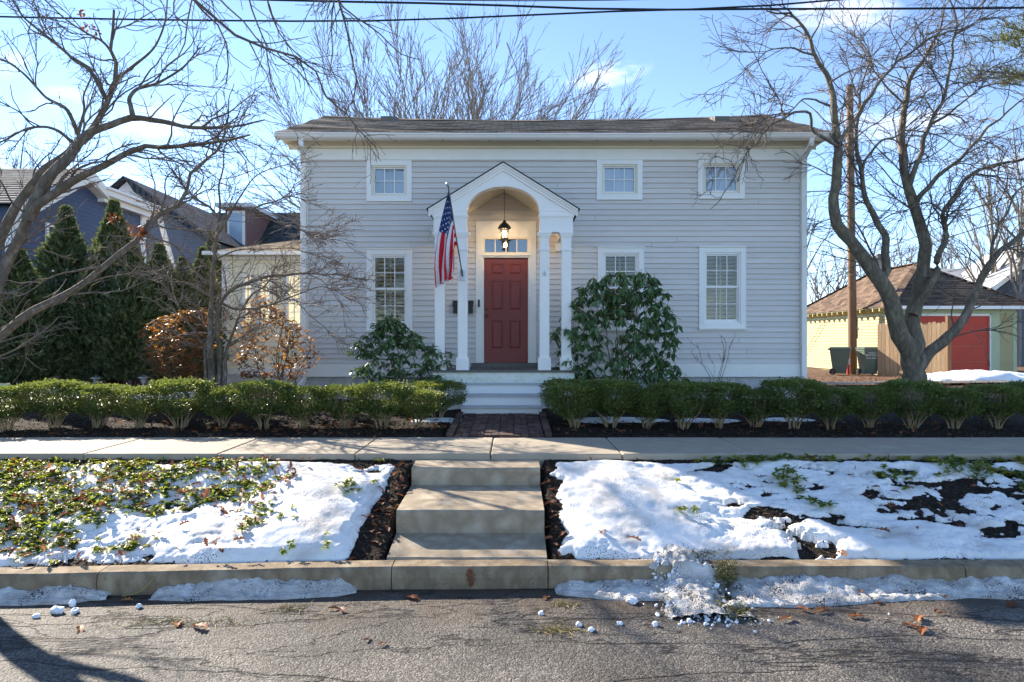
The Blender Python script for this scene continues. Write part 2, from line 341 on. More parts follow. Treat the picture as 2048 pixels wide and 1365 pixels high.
MT['rhstem'] = M('rhododendron_stems', [(.16, .12, .08), (.10, .08, .05)], rough=.9)
MT['bud'] = M('pale_flower_buds', [(.42, .40, .20), (.32, .28, .14)], rough=.6)
MT['bronze'] = M('copper_leaves', [(.33, .135, .045), (.17, .078, .045), (.10, .058, .048)], scale=2.6, rough=.42, spec=.3, rand=.45, trans=.42, tcol=(.62, .30, .055), contrast=.16)
MT['bronze2'] = M('copper_inner_leaves', [(.33, .135, .045), (.17, .078, .045), (.10, .058, .048)], scale=2.6, rough=.42, spec=.3, island=.45, trans=.42, tcol=(.62, .30, .055), contrast=.16)
MT['thuja'] = M('arborvitae_sprays', [(.080, .118, .055), (.11, .145, .062), (.13, .132, .056)], scale=2.5, rough=.7, island=.45, trans=.35, tcol=(.16, .20, .05))
MT['thujastem'] = M('red_brown_arborvitae_bark', [(.15, .08, .05), (.085, .05, .035)], scale=14, stretch=(1, 1, .2), rough=.95)
MT['pine'] = M('yellow_green_pine_needles', [(.13, .155, .040), (.20, .20, .05)], scale=2, rough=.6, island=.35, trans=.3)
MT['pach'] = M('ground_cover_leaves', [(.075, .145, .032), (.050, .100, .032), (.20, .21, .035), (.16, .09, .04)], scale=3.2, rough=.42, spec=.45, island=.40, trans=.5, tcol=(.38, .44, .03), contrast=.2)
MT['dryleaf'] = M('dry_fallen_leaf', [(.36, .125, .035), (.22, .075, .03), (.42, .20, .07)], scale=5, rough=.6, rand=.35, trans=.25)
MT['dryleaf2'] = M('dry_leaf_litter', [(.36, .125, .035), (.20, .065, .03), (.42, .20, .07)], scale=5, rough=.6, island=.4, trans=.25)
MT['straw'] = M('dry_grass', [(.36, .27, .10), (.24, .19, .08)], scale=6, rough=.8, island=.35)
MT['moss2'] = M('matted_dry_moss', [(.17, .16, .05), (.09, .075, .035)], scale=12, rough=.9, island=.4)
MT['catkin'] = M('brown_catkins', [(.16, .085, .06), (.10, .06, .045)], scale=6, rough=.8, island=.3)
MT['blue'] = M('dark_blue_siding', [(.058, .085, .165), (.048, .072, .142)], scale=2, rough=.5, grooves=(2, .125, .02))
MT['blue2'] = M('blue_grey_far_siding', [(.12, .14, .18), (.10, .12, .155)], scale=2, rough=.6, grooves=(2, .12, .02))
MT['bluroof'] = shingle_mat('light_grey_wood_shingles', (.30, .265, .24), (.20, .18, .165), (.3, .28, .26), bw=.35, rh=.17)
MT['slate'] = shingle_mat('dark_slate_roof', (.085, .10, .12), (.06, .07, .085), (.4, .4, .4), slope_axis='X')
MT['slate2'] = shingle_mat('dark_green_grey_roof', (.075, .085, .09), (.055, .062, .068), (.4, .4, .4))
MT['wing'] = M('cream_wing_siding', [(.90, .81, .60), (.84, .75, .54)], scale=2, rough=.6, grooves=(2, .115, .012))
MT['wingroof'] = shingle_mat('tan_wing_shingles', (.36, .29, .20), (.26, .205, .14), (.35, .33, .3))
MT['red'] = M('dormer_red_paint', [(.22, .125, .11), (.18, .10, .09)], rough=.5)
MT['gyel'] = M('pale_yellow_garage_siding', [(.45, .375, .185), (.41, .34, .17)], scale=2, rough=.6, rand=.03)
MT['ggreen'] = M('pale_green_garage_trim', [(.47, .52, .32), (.42, .47, .29)], scale=3, rough=.5)
MT['gred'] = M('red_garage_door_paint', [(.58, .052, .022), (.50, .044, .02)], scale=3, rough=.45)
MT['cedar'] = M('weathered_cedar_boards', [(.46, .33, .20), (.33, .22, .125), (.50, .38, .25)], scale=4, stretch=(6, 6, .5), rough=.85, bump=.4, bscale=25, bdist=.006, rand=.14)
MT['cedardark'] = M('dark_cedar_post', [(.20, .115, .06), (.14, .08, .045)], scale=5, stretch=(6, 6, .5), rough=.85)
MT['pole'] = M('brown_utility_pole_wood', [(.32, .19, .10), (.19, .115, .065), (.25, .15, .085)], scale=6, stretch=(5, 5, .25), rough=.8, bump=.5, bscale=18, bdist=.02)
MT['bin'] = M('grey_green_bin_plastic', [(.105, .14, .105), (.09, .12, .092)], scale=3, rough=.45)
MT['print'] = M('white_print', [(.75, .76, .74), (.7, .7, .7)], rough=.6)
MT['redtape'] = M('red_plastic', [(.55, .03, .03), (.45, .025, .025)], rough=.4)
MT['wire'] = M('black_cable', [(.012, .013, .016), (.018, .02, .024)], rough=.6)
MT['flagred'] = M('flag_red_cloth', [(.62, .012, .028), (.54, .01, .024)], scale=8, rough=.7, trans=.25)
MT['flagwhite'] = M('flag_white_cloth', [(.78, .78, .80), (.72, .72, .75)], scale=8, rough=.7, trans=.25)
MT['flagblue'] = M('flag_blue_cloth', [(.012, .040, .145), (.01, .033, .12)], scale=8, rough=.7, trans=.15)
MT['bulb'] = emit_mat('lit_candle_bulb', (1., .62, .26), 28)
MT['hose'] = M('black_drain_hose', [(.015, .015, .016), (.02, .02, .02)], rough=.5)
MT['ornament'] = M('pewter_ornament', [(.40, .40, .39), (.22, .22, .22)], scale=30, rough=.5)
MT['otherwhite'] = M('white_neighbour_paint', [(.72, .72, .72), (.66, .66, .67)], scale=2, rough=.55, grooves=(2, .14, .014))
MT['chimney'] = M('pale_chimney_brick', [(.40, .36, .31), (.30, .27, .23)], scale=8, rough=.9, bump=.4)
MT['hill'] = M('far_wooded_ground', [(.10, .085, .07), (.07, .06, .05)], scale=.5, rough=1)

# asphalt: coarse aggregate, stains, wandering cracks
def asphalt():
    m = bpy.data.materials.new('worn_chip_seal_asphalt'); m.use_nodes = True; nt = m.node_tree; N, L = nt.nodes, nt.links; bs = N['Principled BSDF']
    geo = N.new('ShaderNodeNewGeometry'); pos = geo.outputs['Position']
    vo = N.new('ShaderNodeTexVoronoi'); vo.inputs['Scale'].default_value = 85; L.new(pos, vo.inputs['Vector'])
    sv = N.new('ShaderNodeSeparateColor'); L.new(vo.outputs['Color'], sv.inputs[0])
    cr = N.new('ShaderNodeValToRGB'); L.new(sv.outputs[0], cr.inputs[0]); e = cr.color_ramp.elements
    e[0].position, e[0].color = 0, (.060, .053, .046, 1); e[1].position, e[1].color = 1, (.245, .22, .19, 1)
    k = e.new(.55); k.color = (.105, .094, .081, 1)
    n1 = N.new('ShaderNodeTexNoise'); n1.inputs['Scale'].default_value = .9; n1.inputs['Detail'].default_value = 5; L.new(pos, n1.inputs['Vector'])
    r1 = N.new('ShaderNodeMapRange'); r1.inputs[1].default_value = .35; r1.inputs[2].default_value = .68; r1.inputs[3].default_value = .45; r1.inputs[4].default_value = 1.2; L.new(n1.outputs['Fac'], r1.inputs[0])
    mx = N.new('ShaderNodeMix'); mx.data_type = 'RGBA'; mx.blend_type = 'MULTIPLY'; mx.inputs['Factor'].default_value = 1; L.new(cr.outputs[0], mx.inputs[6]); L.new(r1.outputs[0], mx.inputs[7])
    # brown grit gathered near the gutter
    sx = N.new('ShaderNodeSeparateXYZ'); L.new(pos, sx.inputs[0])
    n3 = N.new('ShaderNodeTexNoise'); n3.inputs['Scale'].default_value = 2.6; n3.inputs['Detail'].default_value = 6; L.new(pos, n3.inputs['Vector'])
    ay = N.new('ShaderNodeMath'); ay.operation = 'MULTIPLY_ADD'; L.new(n3.outputs['Fac'], ay.inputs[0]); ay.inputs[1].default_value = 1.5; L.new(sx.outputs['Y'], ay.inputs[2])
    r3 = N.new('ShaderNodeMapRange'); r3.inputs[1].default_value = 5.75; r3.inputs[2].default_value = 6.35; r3.inputs[4].default_value = .8; L.new(ay.outputs[0], r3.inputs[0])
    m3 = N.new('ShaderNodeMix'); m3.data_type = 'RGBA'; L.new(r3.outputs[0], m3.inputs['Factor']); L.new(mx.outputs[2], m3.inputs[6]); m3.inputs[7].default_value = (.070, .047, .031, 1)
    # cracks
    def crack(scale, stretch, seed, w):
        mp = N.new('ShaderNodeMapping'); mp.inputs['Scale'].default_value = stretch; mp.inputs['Location'].default_value = (seed, seed * 1.7, 0); mp.inputs['Rotation'].default_value = (0, 0, .12); L.new(pos, mp.inputs[0])
        nz = N.new('ShaderNodeTexNoise'); nz.inputs['Scale'].default_value = scale; nz.inputs['Detail'].default_value = 7; nz.inputs['Roughness'].default_value = .55; L.new(mp.outputs[0], nz.inputs['Vector'])
        s = N.new('ShaderNodeMath'); s.operation = 'SUBTRACT'; s.inputs[1].default_value = .5; L.new(nz.outputs['Fac'], s.inputs[0])
        a = N.new('ShaderNodeMath'); a.operation = 'ABSOLUTE'; L.new(s.outputs[0], a.inputs[0])
        l = N.new('ShaderNodeMapRange'); l.inputs[1].default_value = 0; l.inputs[2].default_value = w; l.inputs[3].default_value = 1; l.inputs[4].default_value = 0; L.new(a.outputs[0], l.inputs[0]); return l.outputs[0]
    c1, c2 = crack(.8, (.32, 1.4, 1), 3.3, .010), crack(1.3, (.36, 1.2, 1), 11.7, .007)
    cm = N.new('ShaderNodeMath'); cm.operation = 'MAXIMUM'; L.new(c1, cm.inputs[0]); L.new(c2, cm.inputs[1])
    m4 = N.new('ShaderNodeMix'); m4.data_type = 'RGBA'; L.new(cm.outputs[0], m4.inputs['Factor']); L.new(m3.outputs[2], m4.inputs[6]); m4.inputs[7].default_value = (.022, .018, .015, 1)
    L.new(m4.outputs[2], bs.inputs['Base Color'])
    h = N.new('ShaderNodeMath'); h.operation = 'MULTIPLY_ADD'; L.new(vo.outputs['Distance'], h.inputs[0]); h.inputs[1].default_value = -.55; h.inputs[2].default_value = 0
    n5 = N.new('ShaderNodeTexNoise'); n5.inputs['Scale'].default_value = 26; n5.inputs['Detail'].default_value = 4; L.new(pos, n5.inputs['Vector'])
    h2 = N.new('ShaderNodeMath'); h2.operation = 'ADD'; L.new(h.outputs[0], h2.inputs[0]); L.new(n5.outputs['Fac'], h2.inputs[1])
    h3 = N.new('ShaderNodeMath'); h3.operation = 'MULTIPLY_ADD'; L.new(cm.outputs[0], h3.inputs[0]); h3.inputs[1].default_value = -1.6; L.new(h2.outputs[0], h3.inputs[2])
    bp = N.new('ShaderNodeBump'); bp.inputs['Strength'].default_value = .9; bp.inputs['Distance'].default_value = .011; L.new(h3.outputs[0], bp.inputs['Height']); L.new(bp.outputs[0], bs.inputs['Normal'])
    bs.inputs['Roughness'].default_value = .75; bs.inputs['Specular IOR Level'].default_value = .35
    return m
MT['asphalt'] = asphalt()

# ------------------------------------------------------------------ the setting: ground, road, kerb, verge, pavement
def kerb_y(X): X = np.asarray(X, float); return 5.78 + np.minimum(X + 1.0, 0) * .062
def verge_z(X, Y):
    k = kerb_y(X) + .2; s = np.clip((np.asarray(Y, float) - k) / (7.86 - k), 0, 1)
    z = .165 + .565 * s + (noise2(X, Y, 2.1, 5) - .5) * .06 * np.sin(np.pi * s) + (noise2(X, Y, 14, 9) - .5) * .022
    inside = sstep(-1.16, -1.11, X) * sstep(.37, .32, X)
    return z - .16 * inside
def gz(X, Y):                             # height of the ground behind the pavement
    Y = np.asarray(Y, float)
    z = np.interp(Y, [9.2, 11.1, 13.6, 17, 24, 60, 1500], [.76, .865, .94, .93, .86, .9, .9])
    return z
def snow_t(X, Y, famp=.15):
    """depth of the snow left on the verge (negative: bare)"""
    X, Y = np.asarray(X, float), np.asarray(Y, float)
    k = kerb_y(X) + .2; s = (Y - k) / (7.86 - k)
    n = noise2(X, Y * 1.35, 1.15, 21, 4); f = noise2(X, Y * 1.6, 4.6, 33, 4)
    t = .078 + .12 * (n - .5) + famp * (f - .5)
    right = X > -.4
    # right of the steps: thick bank, then worn through in patches further right
    bank = .15 * np.exp(-((X - 1.1) / .75) ** 2 - ((s - .50) / .32) ** 2) + .05 * np.exp(-((X - 1.0) / .5) ** 2 - ((s - .9) / .2) ** 2)
    worn = sstep(1.85, 3.0, X) * (.004 + .034 * sstep(.15, .42, s) * sstep(1.05, .75, s) + .012 * sstep(2.6, 4.0, X) * sstep(.95, .4, s)) + .016 * sstep(3.2, 4.4, X)
    tr = t + bank - worn - .22 * sstep(.56, .40, X + .05 * (f - .5) * 4) * 1.0
    # left of the steps: bank by the steps, thinning leftwards under the ground cover
    bl = .10 * np.exp(-((X + 2.0) / .7) ** 2 - ((s - .45) / .4) ** 2)
    gapw = .07 + .16 * sstep(.95, .25, s) + .16 * (f - .5)
    tl = t + bl - .03 * sstep(-2.6, -3.6, X) - .25 * sstep(-1.18 - gapw - .14, -1.18 - gapw + .10, X)
    tl = tl - .12 * np.exp(-((X + 1.75) / .3) ** 2 - ((s - .93) / .14) ** 2)
    tr = tr - .17 * sstep(.60, .70, noise2(X + 3, Y * 2.0, 3.3, 83, 5)) * sstep(1.75, 2.5, X) * sstep(1.02, .86, s)
    r = np.where(right, tr, tl) + .055 * (noise2(X, Y * 1.2, 17, 87, 3) - .5) * (famp > .1)
    edge = sstep(-.02, .06, s) * sstep(1.0, .9, s + .05 * (f - .5))
    return r * edge - .05 * (1 - edge)

def snow_z(X, Y):
    """top of the snow, and its depth"""
    k = kerb_y(X) + .2; s = np.clip((Y - k) / (7.86 - k), 0, 1); T = snow_t(X, Y); big = noise2(X, Y * 1.35, 1.15, 21, 2) - .5
    mid = noise2(X + 7, Y * 1.2, 2.3, 57, 2) - .5; a = 1 - np.exp(-np.maximum(T, 0) / .05)
    up = np.where(T > 0, a * (.060 + .07 * big + .055 * mid) + .9 * np.maximum(snow_t(X, Y, .02) - .10, 0), T * 1.2)
    return verge_z(X, Y) * .35 + .65 * (.165 + .565 * s) + up + (noise2(X, Y, 8, 51, 5) - .5) * .013 * (T > 0), T
def onverge(X, Y):
    X, Y = np.asarray(X, float), np.asarray(Y, float); z, T = snow_z(X, Y); return np.where(T > 0, np.maximum(z, verge_z(X, Y)), verge_z(X, Y))
# one sheet to the horizon
g = G(); g.add([(-900, -900, -.30), (900, -900, -.30), (900, 1500, -.30), (-900, 1500, -.30)], [(0, 1, 2, 3)])
struct(put('ground', g.mesh('ground', MT['yard'])))
g = G(); xs = np.concatenate([np.linspace(-120, -11, 4), np.linspace(-9, 9, 40), np.linspace(11, 120, 4)]); ys = np.array([-4.2, 0, 3, 4.6, 5.2, 5.6, 6.0])
XX, YY = np.meshgrid(xs, ys); ZZ = -.028 * ((5.7 - YY) / 9) * 0 + (noise2(XX, YY, .8, 3) - .5) * .02
idx = np.arange(XX.size).reshape(XX.shape)
def gridq(idx): return np.stack([idx[:-1, :-1], idx[:-1, 1:], idx[1:, 1:], idx[1:, :-1]], -1).reshape(-1, 4)
g.add(np.stack([XX, YY, ZZ], -1), gridq(idx)); struct(put('road', g.mesh('road', MT['asphalt'], True)))
g = G(); g.box(-120, 120, -30, -4.2, -.25, .12); struct(put('far_verge', g.mesh('far_verge', MT['yard'])))

# the kerb, stone by stone
kerb = struct(bpy.data.objects.new('kerb', None)); C.objects.link(kerb); kerb.location = (0, 5.8, 0)
kx = [-12.5, -9.6, -6.5, -3.42, -1.02, .305, 3.84, 7.0, 10.0, 13.0]
for a, b in zip(kx[:-1], kx[1:]):
    n = 14; X = np.linspace(a + .004, b - .004, n); ky = kerb_y(X); w = (noise2(X, X * 0 + 2, 3, 8) - .5)
    prof = [(.035, -.2), (.0, -.02), (.0 - .012, .10), (.0, .168), (.022, .187), (.17, .192), (.198, .185), (.2, -.2)]
    V = [(X[i], ky[i] + p + .012 * w[i] * (q > 0), q + .008 * w[i] * (q > .1)) for i in range(n) for (p, q) in prof]; k = len(prof)
    Q = [(i * k + j, i * k + j + 1, (i + 1) * k + j + 1, (i + 1) * k + j) for i in range(n - 1) for j in range(k - 1)]
    Q = [q[::-1] for q in Q]
    g = G(); g.add(V, Q)
    for i in (0, n - 1):
        c = [(X[i], ky[i] + p, q) for (p, q) in prof]; g.add(c, [(0, 1, 6, 7), (1, 2, 5, 6), (2, 3, 4, 5)])
    put('kerb_stone', g.mesh('kerb_stone', MT['kerb'], False), kerb)

# verge soil, finely gridded
xs = np.concatenate([np.linspace(-13, -6.1, 40), np.linspace(-6, 6.6, 420), np.linspace(6.7, 13, 40)]); ss = np.linspace(-.02, 1.03, 64)
XX, SS = np.meshgrid(xs, ss); KK = kerb_y(XX) + .2; YY = KK + SS * (7.86 - KK); ZZ = verge_z(XX, YY)
idx = np.arange(XX.size).reshape(XX.shape); g = G(); g.add(np.stack([XX, YY, ZZ], -1), gridq(idx))
struct(put('verge', g.mesh('verge', MT['mulch'], True)))
# snow lying on it
for name, a, b, lab in (('snow', -13, -1.18, 'melting snow cover on the verge left of the concrete steps'), ('snow', .36, 13, 'melting patchy snow cover on the verge right of the concrete steps')):
    n = 520; xs = np.concatenate([np.linspace(a, -6.2, 50), np.linspace(-6.15, b, n)]) if a < -5 else np.concatenate([np.linspace(a, 6.3, n), np.linspace(6.35, b, 50)])
    ss = np.linspace(0, 1.0, 120); XX, SS = np.meshgrid(xs, ss); KK = kerb_y(XX) + .2; YY = KK + SS * (7.86 - KK)
    ZZ, T_ = snow_z(XX, YY)
    ZZ = np.where(T_ > -.012, ZZ, verge_z(XX, YY) - .06)
    keep = (T_ > -.02); kq = keep[:-1, :-1] | keep[1:, :-1] | keep[:-1, 1:] | keep[1:, 1:]
    idx = np.arange(XX.size).reshape(XX.shape); Q = gridq(idx)[kq.ravel()]
    g = G(); g.add(np.stack([XX, YY, ZZ], -1), Q); stuff(put(name, g.mesh(name, MT['snow'], True)), lab, 'snow')

# pavement slabs
pave = struct(bpy.data.objects.new('pavement', None)); C.objects.link(pave); pave.location = (0, 8.5, .8)
jx = [-12.9, -11.3, -9.75, -8.2, -6.55, -4.95, -3.4, -1.815, -.248, 1.272, 2.8, 4.35, 5.95, 7.5, 9.1, 10.7, 12.3]
for a, b in zip(jx[:-1], jx[1:]):
    g = G(); g.bbox(a + .005, b - .005, 7.88, 9.22, .62, .80 + random.uniform(-.004, .004), .012); put('paving_slab', g.mesh('paving_slab', MT['walk']), pave)

# planting bed behind the pavement, yard and driveway
xs, ys = np.linspace(-13, 13, 200), np.linspace(9.2, 13.75, 50); XX, YY = np.meshgrid(xs, ys)
ZZ = gz(XX, YY) + (noise2(XX, YY, 3, 61) - .5) * .05 + (noise2(XX, YY, 16, 66) - .5) * .03 * (YY > 9.3)
path = (XX > -.86) & (XX < .52) & (YY < 11.3); ZZ = np.where(path, ZZ - .12, ZZ)
ZZ = np.where(YY < 9.23, .72, ZZ)
idx = np.arange(XX.size).reshape(XX.shape); g = G(); g.add(np.stack([XX, YY, ZZ], -1), gridq(idx)); struct(put('planting_bed', g.mesh('planting_bed', MT['mulch'], True)))
xs = np.concatenate([[-400, -120, -50], np.linspace(-30, 30, 60), [50, 120, 400]]); ys = np.concatenate([np.linspace(13.7, 32, 30), [50, 120, 500, 1200]]); XX, YY = np.meshgrid(xs, ys)
ZZ = gz(XX, YY) + (noise2(XX, YY, .6, 71) - .5) * .10; idx = np.arange(XX.size).reshape(XX.shape)
g = G(); g.add(np.stack([XX, YY, ZZ], -1), gridq(idx)); struct(put('yard', g.mesh('yard', MT['leafground'], True)))
for s in (-1, 1):
    g = G(); g.add([(s * 12.9, 5.9, .3), (s * 200, 5.9, .3), (s * 200, 13.8, .9), (s * 12.9, 13.8, .9)], [(0, 1, 2, 3) if s > 0 else (3, 2, 1, 0)]); struct(put('lawn', g.mesh('lawn', MT['yard'])))
g = G(); g.box(13.9, 30, 15.5, 24, .80, .925); struct(put('driveway', g.mesh('driveway', MT['drive'])))
g = G(); g.add([(6.2, 17.2, .985), (14, 18.6, .985), (14, 19.5, .985), (6.2, 18.2, .985)], [(0, 1, 2, 3)]); struct(put('garden_path', g.mesh('garden_path', MT['drive'])))

# concrete steps from kerb to pavement
st = root('concrete_steps', (-.4, 6.8, .19), 'tan concrete steps with three deep treads between the two snow banks', 'steps')
for (y0, y1, z0, zf, zb) in ((7.47, 7.885, .3, .715, .735), (6.49, 7.475, .1, .492, .522), (5.985, 6.495, .0, .200, .272)):
    g = G(); xa, xb = -1.10, .308; r = .02
    prof = [(y1, z0), (y1, zb), (y0 + .05, zf + (zb - zf) * .02), (y0 + r, zf - .002), (y0 + .003, zf - r), (y0, zf - .05), (y0 + .01, z0)]
    n = 16; X = np.linspace(xa, xb, n); w = noise2(X, X * 0 + y0, 2.5, 4) - .5; k = len(prof)
    V = [(X[i], p + .012 * w[i] * (p < y0 + .06), q + .012 * w[i] * (q > z0)) for i in range(n) for (p, q) in prof]
    Q = [(i * k + j, i * k + j + 1, (i + 1) * k + j + 1, (i + 1) * k + j) for i in range(n - 1) for j in range(k - 1)]
    g.add(V, Q)
    for i in (0, n - 1):
        c = [V[i * k + j] for j in range(k)]; g.add(c, [(0, 1, 2, 6), (2, 3, 4, 5)], [(2, 5, 6)])
    put('step', g.mesh('step', MT['conc']), st)

# brick path up to the porch
bp_ = struct(bpy.data.objects.new('brick_path', None)); C.objects.link(bp_); bp_.location = (-.17, 10.1, .8)
g = G(); g.add([(-.86, 9.22, .775), (.52, 9.22, .775), (.52, 11.4, .865), (-.86, 11.4, .865)], [(0, 1, 2, 3)]); struct(put('path_bed', g.mesh('path_bed', MT['mulch']), bp_))
bm_l = G().bbox(-.099, .099, -.0475, .0475, -.03, .03, .006).mesh('brick', MT['brick'])
def brick(x, y, rz, dz=0, tilt=0):
    o = bpy.data.objects.new('brick', bm_l); C.objects.link(o); o.parent = bp_
    z = .795 + (y - 9.22) * .041
    o.location = Vector((x, y, z + dz)) - bp_.location; o.rotation_euler = (random.gauss(0, .025), random.gauss(0, .025) + tilt, rz + random.gauss(0, .02))
for i in range(6):
    for j in range(10):
        x0, y0 = -.175 + (i - 2.5) * .203, 9.325 + j * .203
        for k in (-1, 1):
            if (i + j) % 2: brick(x0, y0 + k * .0505, 0, random.gauss(0, .004))
            else: brick(x0 + k * .0505, y0, math.pi / 2, random.gauss(0, .004))
for s in (-.845, .495):
    for j in range(10): brick(s, 9.33 + j * .205, math.pi / 2, .03)
# ------------------------------------------------------------------ the grey house
FY = 13.65                                                     # plane of the front wall
def fx(px): return (px - 1024) / 100.0
def fz(py): return CZ + (682.5 - py) / 100.0
house = root('clapboard_house', (.8, FY, .9), 'two-storey light grey clapboard house with white trim and arched front portico', 'house')
HX0, HX1 = -4.2, 5.86
# core walls (sides and back plain, front set behind the boards)
g = G(); g.box(HX0 + .02, HX1 - .02, 13.80, 19.6, .6, 6.05); g.box(HX0 + .02, HX1 - .02, 13.70, 13.80, .6, 1.62)
for s in (HX0 + .03, HX1 - .03): g.prism([(13.82, 6.05), (19.58, 6.05), (16.65, 7.42)], 'x', s - .02, s + .02)
put('wall', g.mesh('wall', MT['clap']), house)
WIN = [(734, 824, 322, 403, 'u'), (1193, 1284, 320, 400, 'u'), (1395, 1488, 318, 398, 'u'), (734, 825, 500, 660, 'l'), (1195, 1287, 497, 658, 'l'), (1397, 1490, 496, 656, 'l')]
holes = [(fx(a), fx(b), fz(d), fz(c)) for a, b, c, d, _ in WIN] + [(-.72, .48, 1.5, 4.47)]
cb_me = G().prism([(-.036, 0), (-.036, .005), (-.007, .118), (.045, .118), (.045, 0)], 'x', 0, 1).mesh('clapboard', MT['clap'])
pitch, z = .1062, 1.645; zi = 0
while z < 5.70:
    segs = [(HX0 + .13, HX1 - .11)]
    for (a, b, c, d) in holes:
        if z + .05 > c + .03 and z + .05 < d - .02:
            new = []
            for (p, q) in segs:
                if b <= p or a >= q: new.append((p, q))
                else:
                    if a > p: new.append((p, a + .03))
                    if b < q: new.append((b - .03, q))
            segs = new
    for (p, q) in segs:
        cuts = [p] + sorted(random.uniform(p + .8, q - .8) for _ in range(2 if q - p > 6 else 1 if q - p > 2.4 and random.random() < .7 else 0)) + [q]
        for a, b in zip(cuts[:-1], cuts[1:]):
            o = bpy.data.objects.new('clapboard', cb_me); C.objects.link(o); o.parent = house; o.matrix_parent_inverse = Matrix.Translation(-house.location)
            o.location = (a + .001, FY, z + random.gauss(0, .0022)); o.scale = (b - a - .005, 1, 1); o.rotation_euler = (random.gauss(0, .006), random.gauss(0, .0009), 0)
    z += pitch + random.gauss(0, .0012); zi += 1
g = G(); g.box(HX0 - .02, HX0 + .13, FY - .045, FY + .05, 1.40, 5.98); put('corner_board', g.mesh('corner_board', MT['trim']), house)
g = G(); g.box(HX1 - .11, HX1 + .02, FY - .045, FY + .05, 1.40, 5.98); put('corner_board', g.mesh('corner_board', MT['trim']), house)
g = G(); g.box(HX0 + .132, HX1 - .112, FY - .035, FY + .06, 1.41, 1.643); g.box(HX0 - .02, HX1 + .02, FY - .055, FY + .0, 1.385, 1.408); put('water_table', g.mesh('water_table', MT['trim']), house)
# rough stone foundation, block by block
x = HX0
for row in range(2):
    x = HX0 + .02 - row * .2
    while x < HX1:
        w = random.uniform(.45, .8); a, b = max(x, HX0 + .02), min(x + w - .012, HX1 - .02)
        if b - a > .1:
            n = 6; X, Z = np.meshgrid(np.linspace(a, b, n), np.linspace(.62 + row * .385, 1.0 + row * .383, 4))
            e = np.minimum(np.minimum(X - a, b - X) / .05, np.minimum(Z - Z.min(), Z.max() - Z) / .05); e = np.clip(e, 0, 1)
            Yv = FY + .045 - .05 * e - .03 * (noise2(X, Z, 5, 81 + zi) - .3) * e
            g = G(); g.add(np.stack([X, Yv, Z], -1), gridq(np.arange(X.size).reshape(X.shape))); put('foundation_stone', g.mesh('foundation_stone', MT['stone'], True), house)
        x += w; zi += 1
# frieze, crown, soffit, gutter
g = G(); g.box(HX0 - .02, HX1 + .02, FY - .05, FY + .05, 5.72, 5.925); g.box(HX0 - .022, HX1 + .022, FY - .062, FY - .03, 5.708, 5.722); put('frieze', g.mesh('frieze', MT['trim']), house)
XE0, XE1 = -4.56, 6.20
g = G(); g.prism([(FY - .055, 5.925), (FY - .085, 5.945), (FY - .085, 5.975), (FY - .12, 6.0), (FY - .16, 6.045), (FY + .04, 6.045), (FY + .04, 5.925)], 'x', HX0 - .1, HX1 + .1); put('crown_moulding', g.mesh('crown_moulding', MT['cream']), house)
g = G(); g.box(XE0 + .03, XE1 - .03, 13.26, FY + .2, 6.047, 6.075)
for xa, xb in ((XE0 + .03, HX0 - .02), (HX1 + .02, XE1 - .03)):                     # eave returns and sloping rake soffits
    g.chevron([(FY + .2, 6.05), (16.65, 7.44), (19.9, 6.05), (19.9, 5.98), (16.65, 7.36), (FY + .2, 5.98)], 'x', xa, xb)
    cx_ = HX0 - .02 if xa < 0 else HX1 + .02
    g.prism([(xa if xa > 0 else xb, 5.93), (xb if xa > 0 else xa, 6.045), (xa if xa > 0 else xb, 6.045)], 'y', FY - .05, FY + .25)
put('soffit', g.mesh('soffit', MT['cream']), house)
for px in (697, 790, 885, 980, 1076, 1195, 1303, 1397, 1492):
    g = G(); g.lathe([(.035, 0), (.035, -.006), (.02, -.009), (.001, -.009)], ((px - 1024) / 102.0, 13.42, 6.046), 8); put('soffit_vent', g.mesh('soffit_vent', MT['vent']), house)
def sag(x): t = np.clip((np.asarray(x, float) - XE0) / (XE1 - XE0), 0, 1); return -.125 * np.sin(np.pi * t) ** .75 + .03 * t
def esag(x): t = np.clip((np.asarray(x, float) - XE0) / (XE1 - XE0), 0, 1); return -.02 * np.sin(np.pi * t)
xs = np.linspace(XE0 - .02, XE1 + .02, 40); nc = 26; g = G(); V, Q = [], []
for side in (0, 1):
    ye, yr = (13.20, 16.65) if side == 0 else (20.1, 16.65)
    for c in range(nc):
        t0, t1 = c / nc, (c + 1) / nc + .004; base = len(V)
        for (t, up) in ((t0, .0), (t0, .022), (t1, .010)):
            for x in xs:
                zz = (6.125 + esag(x)) * (1 - t) + (7.57 + sag(x)) * t + .012 * math.sin(x * 2.3 + c * .7); V.append((x, ye + (yr - ye) * min(t, 1), zz + up))
        n = len(xs)
        for k in (0, 1):
            for i in range(n - 1):
                q = (base + k * n + i, base + k * n + i + 1, base + (k + 1) * n + i + 1, base + (k + 1) * n + i); Q.append(q if side == 0 else q[::-1])
g.add(V, Q); put('roof', g.mesh('roof', MT['roof']), house)
V = []; 
for x in xs: zr = 7.57 + sag(x); V += [(x, 16.50, zr - .045), (x, 16.65, zr + .035), (x, 16.80, zr - .045)]
g = G(); g.add(V, [(i * 3 + k, i * 3 + k + 1, i * 3 + k + 4, i * 3 + k + 3) for i in range(len(xs) - 1) for k in (0, 1)]); put('ridge_cap', g.mesh('ridge_cap', MT['roof']), house)
for s, x in ((-1, XE0), (1, XE1)):                                                  # rake boards
    g = G(); g.chevron([(13.22, 6.06), (16.65, 7.53), (20.05, 6.06), (20.05, 5.95), (16.65, 7.40), (13.22, 5.98)], 'x', x - .02, x + .02); put('rake_board', g.mesh('rake_board', MT['trim']), house)
